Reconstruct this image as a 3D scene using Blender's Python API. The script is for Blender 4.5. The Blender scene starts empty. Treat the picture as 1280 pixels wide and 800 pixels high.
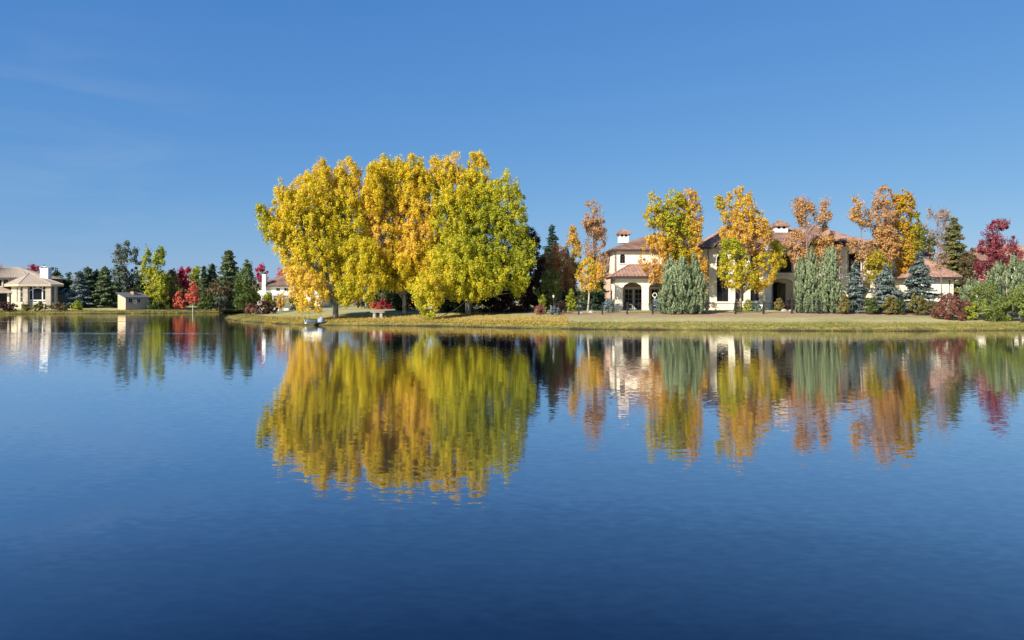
import bpy, math, random
import numpy as np
from mathutils import Vector

# ------------------------------------------------------------------ camera, world, sun
S = bpy.context.scene
C = S.collection
CAMZ, FPX, HPX, HPY = 2.5, 900.0, 640.0, 377.5          # eye height (m), focal length in pixels of 1280, horizon pixel row
cam_d = bpy.data.cameras.new('camera'); cam = bpy.data.objects.new('camera', cam_d); C.objects.link(cam)
cam.location = (0, 0, CAMZ); cam.rotation_euler = (math.radians(90), 0, 0)
cam_d.sensor_width = 36; cam_d.lens = 36 * FPX / 1280; cam_d.shift_y = -(400 - HPY) / 1280
cam_d.clip_start = 0.1; cam_d.clip_end = 20000
S.camera = cam
SUN_EL, SUN_AZ = math.radians(33), math.radians(43)      # azimuth measured from straight behind the camera towards the left
sdir = Vector((-math.sin(SUN_AZ) * math.cos(SUN_EL), -math.cos(SUN_AZ) * math.cos(SUN_EL), math.sin(SUN_EL)))
sl = bpy.data.lights.new('sun', 'SUN'); sl.energy = 4.4; sl.angle = math.radians(0.5); sl.color = (1, 0.93, 0.82)
so = bpy.data.objects.new('sun', sl); C.objects.link(so); so.rotation_euler = sdir.to_track_quat('Z', 'Y').to_euler()
W = bpy.data.worlds.new('World'); S.world = W; W.use_nodes = True
nt = W.node_tree; nt.nodes.clear()
sky = nt.nodes.new('ShaderNodeTexSky'); sky.sky_type = 'NISHITA'; sky.sun_disc = False
sky.sun_elevation = SUN_EL; sky.sun_rotation = math.atan2(sdir.x, sdir.y)
sky.altitude = 1600; sky.air_density = 1.25; sky.dust_density = 0.1; sky.ozone_density = 3.5
bg = nt.nodes.new('ShaderNodeBackground'); bg.inputs[1].default_value = 0.12
outw = nt.nodes.new('ShaderNodeOutputWorld')
tc = nt.nodes.new('ShaderNodeTexCoord')
mp = nt.nodes.new('ShaderNodeMapping'); mp.inputs['Scale'].default_value = (2.2, 2.2, 13); mp.inputs['Rotation'].default_value = (0.0, 0.05, 0.4)
ns = nt.nodes.new('ShaderNodeTexNoise'); ns.inputs['Scale'].default_value = 1.7; ns.inputs['Detail'].default_value = 7; ns.inputs['Distortion'].default_value = 0.5
cr = nt.nodes.new('ShaderNodeValToRGB'); cr.color_ramp.elements[0].position = 0.46; cr.color_ramp.elements[1].position = 0.80
cr.color_ramp.elements[1].color = (0.25, 0.25, 0.25, 1)
hs = nt.nodes.new('ShaderNodeHueSaturation'); hs.inputs['Hue'].default_value = 0.5; hs.inputs['Saturation'].default_value = 1.0
mx = nt.nodes.new('ShaderNodeMix'); mx.data_type = 'RGBA'
L = nt.links.new
L(tc.outputs['Generated'], mp.inputs[0]); L(mp.outputs[0], ns.inputs['Vector']); L(ns.outputs[0], cr.inputs[0])
L(sky.outputs[0], hs.inputs['Color']); L(cr.outputs[0], mx.inputs[0]); 
# deepen the blue of the sky evenly: one gain and one gamma per colour channel
sc3 = nt.nodes.new('ShaderNodeSeparateColor'); cc3 = nt.nodes.new('ShaderNodeCombineColor'); L(hs.outputs[0], sc3.inputs[0])
for i, (gam, gain) in enumerate(((0.889, 0.287), (0.599, 0.66), (0.311, 1.695))):
    pw = nt.nodes.new('ShaderNodeMath'); pw.operation = 'POWER'; pw.inputs[1].default_value = gam; L(sc3.outputs[i], pw.inputs[0])
    ml = nt.nodes.new('ShaderNodeMath'); ml.operation = 'MULTIPLY'; ml.inputs[1].default_value = gain; L(pw.outputs[0], ml.inputs[0]); L(ml.outputs[0], cc3.inputs[i])
L(cc3.outputs[0], mx.inputs[6]); mx.inputs[7].default_value = (2.2, 2.6, 3.2, 1)
dm = nt.nodes.new('ShaderNodeVectorMath'); dm.operation = 'DISTANCE'; dm.inputs[1].default_value = (-0.50, 0.85, 0.165); L(tc.outputs['Generated'], dm.inputs[0])
dr_ = nt.nodes.new('ShaderNodeMapRange'); dr_.inputs[1].default_value = 0.19; dr_.inputs[2].default_value = 0.04; dr_.inputs[3].default_value = 0.05; dr_.inputs[4].default_value = 1.0; L(dm.outputs['Value'], dr_.inputs[0])
dq = nt.nodes.new('ShaderNodeMath'); dq.operation = 'MULTIPLY'; L(cr.outputs[0], dq.inputs[0]); L(dr_.outputs[0], dq.inputs[1]); L(dq.outputs[0], mx.inputs[0])
L(mx.outputs[2], bg.inputs[0]); L(bg.outputs[0], outw.inputs[0])
S.view_settings.view_transform = 'Standard'; S.view_settings.look = 'None'; S.view_settings.exposure = 0.95; S.view_settings.gamma = 1
S.render.engine = 'CYCLES'
S.cycles.max_bounces = 6; S.cycles.diffuse_bounces = 2; S.cycles.glossy_bounces = 3; S.cycles.transmission_bounces = 3
S.cycles.transparent_max_bounces = 4; S.cycles.use_denoising = True

# ------------------------------------------------------------------ basic helpers
rng = np.random.default_rng(7)
def X(px, D): return (px - HPX) / FPX * D
def Z(py, D): return CAMZ - (py - HPY) / FPX * D
def P(px, py, D): return np.array([X(px, D), D, Z(py, D)])

def mesh_from(name, V, F, mat=None, mi=None, attr=None, smooth=False):
    me = bpy.data.meshes.new(name)
    me.from_pydata([tuple(v) for v in V], [], F); me.update()
    mats = mat if isinstance(mat, (list, tuple)) else [mat]
    for m in mats:
        if m: me.materials.append(m)
    if mi is not None: me.polygons.foreach_set('material_index', mi)
    if smooth: me.polygons.foreach_set('use_smooth', [True] * len(me.polygons))
    return me
def quads_mesh(name, V, mat, tone=None):
    """V: (n,4,3) loose quads, fast path."""
    n = len(V); me = bpy.data.meshes.new(name)
    me.vertices.add(n * 4); me.vertices.foreach_set('co', V.reshape(-1).astype(np.float32))
    me.loops.add(n * 4); me.loops.foreach_set('vertex_index', np.arange(n * 4, dtype=np.int32))
    me.polygons.add(n); me.polygons.foreach_set('loop_start', np.arange(0, n * 4, 4, dtype=np.int32))
    me.polygons.foreach_set('loop_total', np.full(n, 4, dtype=np.int32))
    me.update(calc_edges=True)
    if tone is not None:
        a = me.attributes.new('tone', 'FLOAT', 'FACE'); a.data.foreach_set('value', tone.astype(np.float32))
    me.materials.append(mat)
    return me
def link(name, me, parent=None, loc=None):
    o = bpy.data.objects.new(name, me); C.objects.link(o)
    if parent is not None: o.parent = parent
    if loc is not None: o.location = loc
    return o
def empty(name, loc=(0, 0, 0)):
    o = bpy.data.objects.new(name, None); C.objects.link(o); o.location = tuple(loc); o.empty_display_size = 0.3; return o
def tag(o, label=None, cat=None, group=None, kind=None):
    if label: o['label'] = label
    if cat: o['category'] = cat
    if group: o['group'] = group
    if kind: o['kind'] = kind
    return o

class MB:
    """mesh collector in world coordinates; build() shifts it to the parent's origin"""
    def __init__(s): s.V = []; s.F = []
    def poly(s, pts):
        k = len(s.V); s.V += [tuple(p) for p in pts]; s.F.append(tuple(range(k, k + len(pts))))
    def box(s, x0, x1, y0, y1, z0, z1, fr=None):
        c = [(x0, y0, z0), (x1, y0, z0), (x1, y1, z0), (x0, y1, z0), (x0, y0, z1), (x1, y0, z1), (x1, y1, z1), (x0, y1, z1)]
        if fr: c = [fr(*p) for p in c]
        k = len(s.V); s.V += [tuple(p) for p in c]
        for f in ((0, 3, 2, 1), (4, 5, 6, 7), (0, 1, 5, 4), (1, 2, 6, 5), (2, 3, 7, 6), (3, 0, 4, 7)): s.F.append(tuple(k + i for i in f))
    def tube(s, pts, rad, n=6, cap=True):
        pts = [Vector(p) for p in pts]; k0 = len(s.V)
        for i, p in enumerate(pts):
            d = (pts[min(i + 1, len(pts) - 1)] - pts[max(i - 1, 0)]).normalized()
            a = d.cross(Vector((0, 0, 1)) if abs(d.z) < .9 else Vector((1, 0, 0))).normalized(); b = d.cross(a)
            r = rad[i] if hasattr(rad, '__len__') else rad
            for j in range(n):
                t = 2 * math.pi * j / n; s.V.append(tuple(p + a * (r * math.cos(t)) + b * (r * math.sin(t))))
        for i in range(len(pts) - 1):
            for j in range(n):
                a0 = k0 + i * n + j; a1 = k0 + i * n + (j + 1) % n
                s.F.append((a0, a1, a1 + n, a0 + n))
        if cap:
            s.F.append(tuple(k0 + j for j in range(n - 1, -1, -1))); m = k0 + (len(pts) - 1) * n; s.F.append(tuple(m + j for j in range(n)))
    def wall(s, u0, u1, z0, z1, w0, w1, ops, fr):
        """wall with openings; ops: (ua, ub, zb, ztop, rise)"""
        def q(a, b, c, d): s.poly([fr(*a), fr(*b), fr(*c), fr(*d)])
        def slab(a, b, za, zb, zc, zd):     # bottom za->zb, top zc->zd
            q((a, w0, za), (b, w0, zb), (b, w0, zd), (a, w0, zc)); q((b, w1, zb), (a, w1, za), (a, w1, zc), (b, w1, zd))
        cur = u0
        for (ua, ub, zb, zt, rise) in sorted(ops):
            slab(cur, ua, z0, z0, z1, z1)
            if zb > z0: slab(ua, ub, z0, z0, zb, zb); q((ua, w0, zb), (ub, w0, zb), (ub, w1, zb), (ua, w1, zb))
            n = 10 if rise > 0 else 1; xc = (ua + ub) / 2; hw = (ub - ua) / 2
            f = lambda u: (zt - rise) + rise * math.sqrt(max(0, 1 - ((u - xc) / hw) ** 2)) if rise > 0 else zt
            us = [xc - hw * math.cos(math.pi * i / n) for i in range(n + 1)]
            for a, b in zip(us[:-1], us[1:]):
                slab(a, b, f(a), f(b), z1, z1); q((a, w0, f(a)), (a, w1, f(a)), (b, w1, f(b)), (b, w0, f(b)))
            for u in (ua, ub): q((u, w0, zb), (u, w1, zb), (u, w1, zt - rise), (u, w0, zt - rise))
            cur = ub
        slab(cur, u1, z0, z0, z1, z1)
        for u in (u0, u1): q((u, w0, z0), (u, w1, z0), (u, w1, z1), (u, w0, z1))
        q((u0, w0, z1), (u1, w0, z1), (u1, w1, z1), (u0, w1, z1)); q((u0, w0, z0), (u1, w0, z0), (u1, w1, z0), (u0, w1, z0))
    def build(s, name, mat, parent=None, smooth=False, label=None):
        V = np.array(s.V, dtype=float)
        org = np.array(world_loc(parent)) if parent is not None else V.mean(axis=0) * np.array([1, 1, 0]) + np.array([0, 0, V[:, 2].min()])
        me = mesh_from(name, V - org, s.F, mat, smooth=smooth)
        o = link(name, me, parent, None if parent is not None else tuple(org))
        if label: o['label'] = label
        return o
def world_loc(o):
    v = Vector((0, 0, 0))
    while o is not None: v += o.location; o = o.parent
    return v
def frame(org, ang):
    """local (u, w, z) -> world. u runs along the wall to its right seen from outside, w goes inward. ang = turn of the outward normal
    from 'towards the camera' (-Y) towards +X, degrees"""
    a = math.radians(ang); ux, uy = math.cos(a), math.sin(a); wx, wy = -math.sin(a), math.cos(a)
    return lambda u, w, z: (org[0] + u * ux + w * wx, org[1] + u * uy + w * wy, z)
def along(org, ang, px):
    """distance along a wall's u axis at which it reaches pixel column px"""
    a = math.radians(ang); k = (px - HPX) / FPX
    return (k * org[1] - org[0]) / (math.cos(a) - k * math.sin(a))

# ------------------------------------------------------------------ materials
def mat_base(name):
    m = bpy.data.materials.new(name); m.use_nodes = True; t = m.node_tree
    return m, t, t.nodes['Principled BSDF'], t.nodes['Material Output']
def ramp_node(t, cols, pos=None):
    r = t.nodes.new('ShaderNodeValToRGB'); e = r.color_ramp.elements
    pos = pos or [i / (len(cols) - 1) for i in range(len(cols))]
    while len(e) < len(cols): e.new(0.5)
    for i, c in enumerate(cols): e[i].position = pos[i]; e[i].color = (*c, 1)
    return r
def surf(name, c1, c2=None, scale=3.0, rough=0.8, bump=0.0, bscale=None, metal=0.0, detail=5, coords='Object', stretch=(1, 1, 1), spec=0.3):
    m, t, b, o = mat_base(name); c2 = c2 or tuple(x * 0.8 for x in c1)
    tcn = t.nodes.new('ShaderNodeTexCoord'); mpn = t.nodes.new('ShaderNodeMapping'); mpn.inputs['Scale'].default_value = stretch
    n = t.nodes.new('ShaderNodeTexNoise'); n.inputs['Scale'].default_value = scale; n.inputs['Detail'].default_value = detail
    r = ramp_node(t, [c2, c1], [0.35, 0.65])
    t.links.new(tcn.outputs[coords], mpn.inputs[0]); t.links.new(mpn.outputs[0], n.inputs['Vector']); t.links.new(n.outputs[0], r.inputs[0])
    t.links.new(r.outputs[0], b.inputs['Base Color']); b.inputs['Roughness'].default_value = rough; b.inputs['Metallic'].default_value = metal
    b.inputs['Specular IOR Level'].default_value = spec
    if bump:
        n2 = t.nodes.new('ShaderNodeTexNoise'); n2.inputs['Scale'].default_value = bscale or scale * 5; n2.inputs['Detail'].default_value = 4
        t.links.new(mpn.outputs[0], n2.inputs['Vector'])
        bp = t.nodes.new('ShaderNodeBump'); bp.inputs['Strength'].default_value = bump; bp.inputs['Distance'].default_value = 0.05
        t.links.new(n2.outputs[0], bp.inputs['Height']); t.links.new(bp.outputs[0], b.inputs['Normal'])
    return m
def leafmat(name, cols, transl=0.45, rough=0.55, pos=None):
    m, t, b, o = mat_base(name)
    at = t.nodes.new('ShaderNodeAttribute'); at.attribute_name = 'tone'
    r = ramp_node(t, cols, pos); t.links.new(at.outputs['Fac'], r.inputs[0]); t.links.new(r.outputs[0], b.inputs['Base Color'])
    b.inputs['Roughness'].default_value = rough; b.inputs['Specular IOR Level'].default_value = 0.25
    tr = t.nodes.new('ShaderNodeBsdfTranslucent'); t.links.new(r.outputs[0], tr.inputs['Color'])
    mxs = t.nodes.new('ShaderNodeMixShader'); mxs.inputs[0].default_value = transl
    t.links.new(b.outputs[0], mxs.inputs[1]); t.links.new(tr.outputs[0], mxs.inputs[2]); t.links.new(mxs.outputs[0], o.inputs['Surface'])
    return m
M = {}
M['stucco'] = surf('cream_stucco', (0.86, 0.79, 0.62), (0.78, 0.70, 0.53), 0.9, 0.9, 0.3, 30)
M['pink'] = surf('shaded_stucco', (0.60, 0.40, 0.30), (0.50, 0.33, 0.25), 0.9, 0.9)  # shaded copy of the cream stucco, pinkish shade put into the colour
M['trim'] = surf('pale_trim', (0.74, 0.68, 0.56), None, 4, 0.7)
M['white'] = surf('white_paint', (0.80, 0.79, 0.74), (0.72, 0.70, 0.64), 3, 0.6)
M['fascia'] = surf('dark_fascia', (0.055, 0.038, 0.032), None, 4, 0.5)
M['black'] = surf('black_metal', (0.018, 0.019, 0.021), (0.03, 0.03, 0.033), 12, 0.45)
M['grey'] = surf('grey_trim', (0.36, 0.36, 0.35), None, 6, 0.6)
M['stone'] = surf('tan_stone', (0.42, 0.35, 0.29), (0.25, 0.21, 0.175), 7, 0.9, 0.6, 14)
M['shingle'] = surf('slate_shingle', (0.12, 0.125, 0.13), (0.08, 0.085, 0.095), 6, 0.8, 0.4, 20)
M['peach'] = surf('peach_siding', (0.60, 0.44, 0.28), (0.48, 0.35, 0.22), 3, 0.85)
M['brownroof'] = surf('pinkish_brown_shingle', (0.38, 0.31, 0.235), (0.29, 0.235, 0.18), 2.5, 0.9, 0.4, 12)
M['brick'] = surf('reddish_paving', (0.42, 0.24, 0.17), (0.30, 0.18, 0.13), 4, 0.9, 0.3, 20)
M['bench'] = surf('pale_concrete', (0.40, 0.36, 0.31), None, 9, 0.85)
M['bark'] = surf('grey_brown_bark', (0.16, 0.12, 0.09), (0.07, 0.052, 0.04), 4, 0.95, 0.7, 16, stretch=(2, 2, .5))
M['palebark'] = surf('pale_bark', (0.52, 0.43, 0.32), (0.26, 0.20, 0.15), 3, 0.9, 0.4, 12, stretch=(2, 2, .5))
M['whitebark'] = surf('whitish_poplar_bark', (0.50, 0.47, 0.40), (0.10, 0.085, 0.07), 2.2, 0.9, 0.5, 12, stretch=(1.5, 1.5, .8))
M['twig'] = surf('greyish_pink_twig', (0.26, 0.19, 0.16), (0.17, 0.125, 0.11), 3, 0.9)
M['green'] = surf('green_hull', (0.10, 0.34, 0.10), None, 6, 0.4)
M['tarp'] = surf('blue_grey_cover', (0.33, 0.37, 0.44), (0.24, 0.28, 0.34), 3, 0.6)
M['door'] = surf('green_brown_door', (0.16, 0.15, 0.08), (0.10, 0.09, 0.05), 3, 0.5)
def tile_mat():
    m, t, b, o = mat_base('terracotta_barrel_tile')
    g = t.nodes.new('ShaderNodeTexCoord'); v = t.nodes.new('ShaderNodeTexVoronoi'); v.inputs['Scale'].default_value = 2.6
    n = t.nodes.new('ShaderNodeTexNoise'); n.inputs['Scale'].default_value = 0.6; n.inputs['Detail'].default_value = 6
    r = ramp_node(t, [(0.15, 0.085, 0.06), (0.27, 0.15, 0.105), (0.38, 0.235, 0.17)], [0.1, 0.5, 0.95])
    a = t.nodes.new('ShaderNodeMath'); a.operation = 'MULTIPLY_ADD'; a.inputs[1].default_value = 0.45; sx = t.nodes.new('ShaderNodeSeparateColor')
    t.links.new(g.outputs['Object'], v.inputs['Vector']); t.links.new(g.outputs['Object'], n.inputs['Vector'])
    t.links.new(v.outputs['Color'], sx.inputs[0]); t.links.new(sx.outputs[0], a.inputs[0]); 
    a2 = t.nodes.new('ShaderNodeMath'); a2.operation = 'SUBTRACT'; a2.inputs[1].default_value = 0.18; t.links.new(n.outputs[0], a2.inputs[0])
    t.links.new(a2.outputs[0], a.inputs[2]); t.links.new(a.outputs[0], r.inputs[0]); t.links.new(r.outputs[0], b.inputs['Base Color'])
    b.inputs['Roughness'].default_value = 0.85
    return m
M['tile'] = tile_mat()
M['beige'] = surf('beige_render', (0.54, 0.46, 0.34), (0.43, 0.36, 0.26), 1.2, 0.9, 0.3, 20)
def glass_mat():
    m, t, b, o = mat_base('dark_window_glass')
    b.inputs['Base Color'].default_value = (0.012, 0.014, 0.017, 1); b.inputs['Roughness'].default_value = 0.12; b.inputs['IOR'].default_value = 1.35; b.inputs['Specular IOR Level'].default_value = 0.3
    return m
M['glass'] = glass_mat()
# leaf colour ramps (tone 0..1)
LM = {
 'poplar_gold': leafmat('gold_poplar_leaf', [(0.20, 0.23, 0.02), (0.52, 0.49, 0.03), (0.82, 0.65, 0.03), (0.88, 0.58, 0.045), (0.84, 0.57, 0.20)], pos=[0, .27, .62, .86, 1]),
 'poplar_orange': leafmat('amber_poplar_leaf', [(0.24, 0.26, 0.02), (0.58, 0.52, 0.03), (0.84, 0.64, 0.03), (0.88, 0.56, 0.045), (0.84, 0.55, 0.20)], pos=[0, .27, .60, .84, 1]),
 'poplar_green': leafmat('yellow_green_poplar_leaf', [(0.11, 0.15, 0.025), (0.33, 0.37, 0.03), (0.62, 0.58, 0.03), (0.82, 0.63, 0.035), (0.84, 0.55, 0.07)]),
 'maple_mix': leafmat('gold_and_copper_maple_leaf', [(0.34, 0.40, 0.03), (0.66, 0.53, 0.03), (0.78, 0.49, 0.04), (0.70, 0.39, 0.09), (0.60, 0.36, 0.20)]),
 'maple_copper': leafmat('copper_maple_leaf', [(0.60, 0.42, 0.08), (0.68, 0.40, 0.11), (0.62, 0.36, 0.14), (0.54, 0.33, 0.19)]),
 'maple_yellow': leafmat('yellow_maple_leaf', [(0.16, 0.22, 0.025), (0.40, 0.36, 0.03), (0.62, 0.42, 0.03), (0.64, 0.28, 0.03)]),
 'crimson': leafmat('crimson_leaf', [(0.125, 0.015, 0.025), (0.375, 0.025, 0.056), (0.600, 0.050, 0.100), (0.500, 0.125, 0.075)]),
 'scarlet': leafmat('coral_red_leaf', [(0.299, 0.046, 0.034), (0.598, 0.092, 0.069), (0.713, 0.184, 0.103), (0.632, 0.253, 0.115)]),
 'purple': leafmat('purple_maple_leaf', [(0.09, 0.02, 0.03), (0.24, 0.035, 0.06), (0.36, 0.06, 0.085), (0.38, 0.15, 0.12)]),
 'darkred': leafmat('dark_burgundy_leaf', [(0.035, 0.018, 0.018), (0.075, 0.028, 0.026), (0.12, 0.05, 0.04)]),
 'pinkbush': leafmat('dusty_pink_shrub_leaf', [(0.10, 0.09, 0.03), (0.26, 0.10, 0.07), (0.36, 0.13, 0.12), (0.40, 0.24, 0.13)]),
 'green': leafmat('mid_green_leaf', [(0.04, 0.06, 0.016), (0.10, 0.145, 0.03), (0.22, 0.26, 0.055)]),
 'pinegreen': leafmat('soft_green_needle', [(0.04, 0.06, 0.03), (0.10, 0.14, 0.06), (0.20, 0.23, 0.10)], 0.2),
 'bushgreen': leafmat('fresh_green_bush_leaf', [(0.09, 0.12, 0.03), (0.24, 0.29, 0.06), (0.42, 0.44, 0.16)]),
 'sumac': leafmat('red_orange_and_green_leaf', [(0.16, 0.22, 0.04), (0.55, 0.36, 0.11), (0.72, 0.32, 0.13), (0.72, 0.20, 0.12)]),
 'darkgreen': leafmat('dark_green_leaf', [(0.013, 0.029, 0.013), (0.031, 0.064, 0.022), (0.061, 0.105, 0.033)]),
 'lime': leafmat('lime_leaf', [(0.081, 0.138, 0.017), (0.230, 0.299, 0.023), (0.437, 0.437, 0.034), (0.575, 0.506, 0.046)]),
 'olive': leafmat('olive_leaf', [(0.065, 0.078, 0.026), (0.169, 0.169, 0.046), (0.312, 0.260, 0.072), (0.390, 0.260, 0.091)]),
 'brown': leafmat('brownish_leaf', [(0.08, 0.07, 0.035), (0.19, 0.145, 0.065), (0.30, 0.20, 0.09)]),
 'greygreen': leafmat('grey_green_leaf', [(0.064, 0.088, 0.056), (0.136, 0.168, 0.112), (0.256, 0.264, 0.176)]),
 'silver': leafmat('silver_green_spray', [(0.07, 0.095, 0.045), (0.17, 0.215, 0.105), (0.28, 0.335, 0.175), (0.38, 0.42, 0.24)], 0.2),
 'spruce': leafmat('dark_spruce_needle', [(0.022, 0.053, 0.027), (0.053, 0.105, 0.053), (0.090, 0.150, 0.083)]),
 'bluespruce': leafmat('blue_spruce_needle', [(0.04, 0.06, 0.052), (0.12, 0.165, 0.145), (0.28, 0.33, 0.30)], 0.2),
 'pinebrown': leafmat('green_and_bronze_needle', [(0.045, 0.083, 0.033), (0.120, 0.165, 0.053), (0.270, 0.247, 0.090), (0.420, 0.270, 0.112)]),
 'bluegrey': leafmat('blue_grey_shrub_leaf', [(0.117, 0.169, 0.169), (0.221, 0.286, 0.286), (0.338, 0.403, 0.390)]),
 'grass': leafmat('bank_grass_blade', [(0.11, 0.12, 0.025), (0.22, 0.21, 0.045), (0.34, 0.27, 0.075), (0.46, 0.34, 0.14)]),
 'fallen': leafmat('fallen_leaf', [(0.40, 0.28, 0.05), (0.62, 0.44, 0.06), (0.60, 0.30, 0.10)]),
}

# ------------------------------------------------------------------ terrain
def XY(px, D): return (X(px, D), D)
SHORE = [(-5000, 130), (-400, 139), (-150, 146), XY(0, 148), XY(100, 151.5), XY(200, 158), XY(260, 166), XY(305, 171), XY(326, 160), XY(326, 140), XY(313, 127),
         XY(294, 121), XY(282, 113), XY(284, 104), XY(299, 94.5), XY(325, 87), XY(350, 81.8), XY(400, 77), XY(470, 76), XY(560, 73.6), XY(650, 68.3),
         XY(750, 65.3), XY(900, 63.5), XY(1050, 61.6), XY(1150, 61.6), XY(1280, 63), (80, 67), (300, 82), (5000, 300), (5000, 9000), (-5000, 9000)]
SP = np.array(SHORE)
def sdist(x, y):
    """signed distance inland from the far shore (positive on land)"""
    x = np.asarray(x, float); y = np.asarray(y, float)
    best = np.full(x.shape, 1e9); inside = np.zeros(x.shape, bool)
    n = len(SP)
    for i in range(n):
        a = SP[i]; b = SP[(i + 1) % n]; d = b - a
        t = np.clip(((x - a[0]) * d[0] + (y - a[1]) * d[1]) / (d @ d), 0, 1)
        best = np.minimum(best, np.hypot(x - a[0] - t * d[0], y - a[1] - t * d[1]))
        c = ((a[1] > y) != (b[1] > y)); dy = (b[1] - a[1]) or 1e-9
        inside ^= c & (x < (b[0] - a[0]) * (y - a[1]) / dy + a[0])
    return np.where(inside, best, -best)
def fn(x, y):
    return (np.sin(x * .9 + 1.3 * np.sin(y * .37)) + np.sin(y * 1.1 + 2 + 1.1 * np.sin(x * .53)) + .6 * np.sin(x * 2.3 + y * 1.7)) / 2.6
HD = [-200, -30, -4, 0, .7, 2.4, 10, 18, 40, 300]; HZ = [-4, -3, -.7, 0, .34, .56, 1.14, 1.48, 1.7, 1.9]
def terrain(x, y):
    x = np.asarray(x, float); y = np.asarray(y, float)
    d = sdist(x, y) + .28 * fn(x * 1.3, y * 1.3) * (np.abs(y - 90) < 90)
    near = (1.6 + .5 * np.sin(x * .3)) - y
    z1 = np.interp(d, HD, HZ); k = np.clip((x - 8) / 30, 0, 1); z1 = np.where(z1 > 0, z1 * (1 + .10 * k * (d < 60)), z1)
    z2 = np.interp(near, [-60, -4, 0, 1, 3, 30], [-3, -.7, 0, .35, .7, 1.2])
    return np.where(y < 30, z2, z1) + .03 * fn(x * .5, y * .5) * (d > 3)
def H(x, y): return float(terrain(np.array([x]), np.array([y]))[0])
xs = np.concatenate([[-5000, -2500, -1200, -600, -350, -220], np.arange(-160, -112, 4), np.arange(-112, 62, .75), np.arange(62, 120, 4), [140, 220, 350, 600, 1200, 2500, 5000]])
ys = np.concatenate([[-3000, -800, -200, -60, -20], np.arange(-8, 6, .7), [10, 20, 30, 40, 50, 56], np.arange(58, 112, .6), np.arange(112, 180, 1.0), np.arange(182, 220, 4), [240, 300, 400, 600, 1000, 2000, 4000, 8000]])
gx, gy = np.meshgrid(xs, ys); gz = terrain(gx, gy)
nx_, ny_ = len(xs), len(ys)
V = np.stack([gx, gy, gz], -1).reshape(-1, 3)
idx = np.arange(nx_ * ny_).reshape(ny_, nx_)
F = np.stack([idx[:-1, :-1], idx[:-1, 1:], idx[1:, 1:], idx[1:, :-1]], -1).reshape(-1, 4)
me = bpy.data.meshes.new('ground'); me.from_pydata(V.tolist(), [], F.tolist()); me.update()
me.polygons.foreach_set('use_smooth', [True] * len(me.polygons))
inl = np.where(gy < 30, 3.0, sdist(gx, gy)).reshape(-1)
at = me.attributes.new('inland', 'FLOAT', 'POINT'); at.data.foreach_set('value', inl.astype(np.float32))
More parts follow.
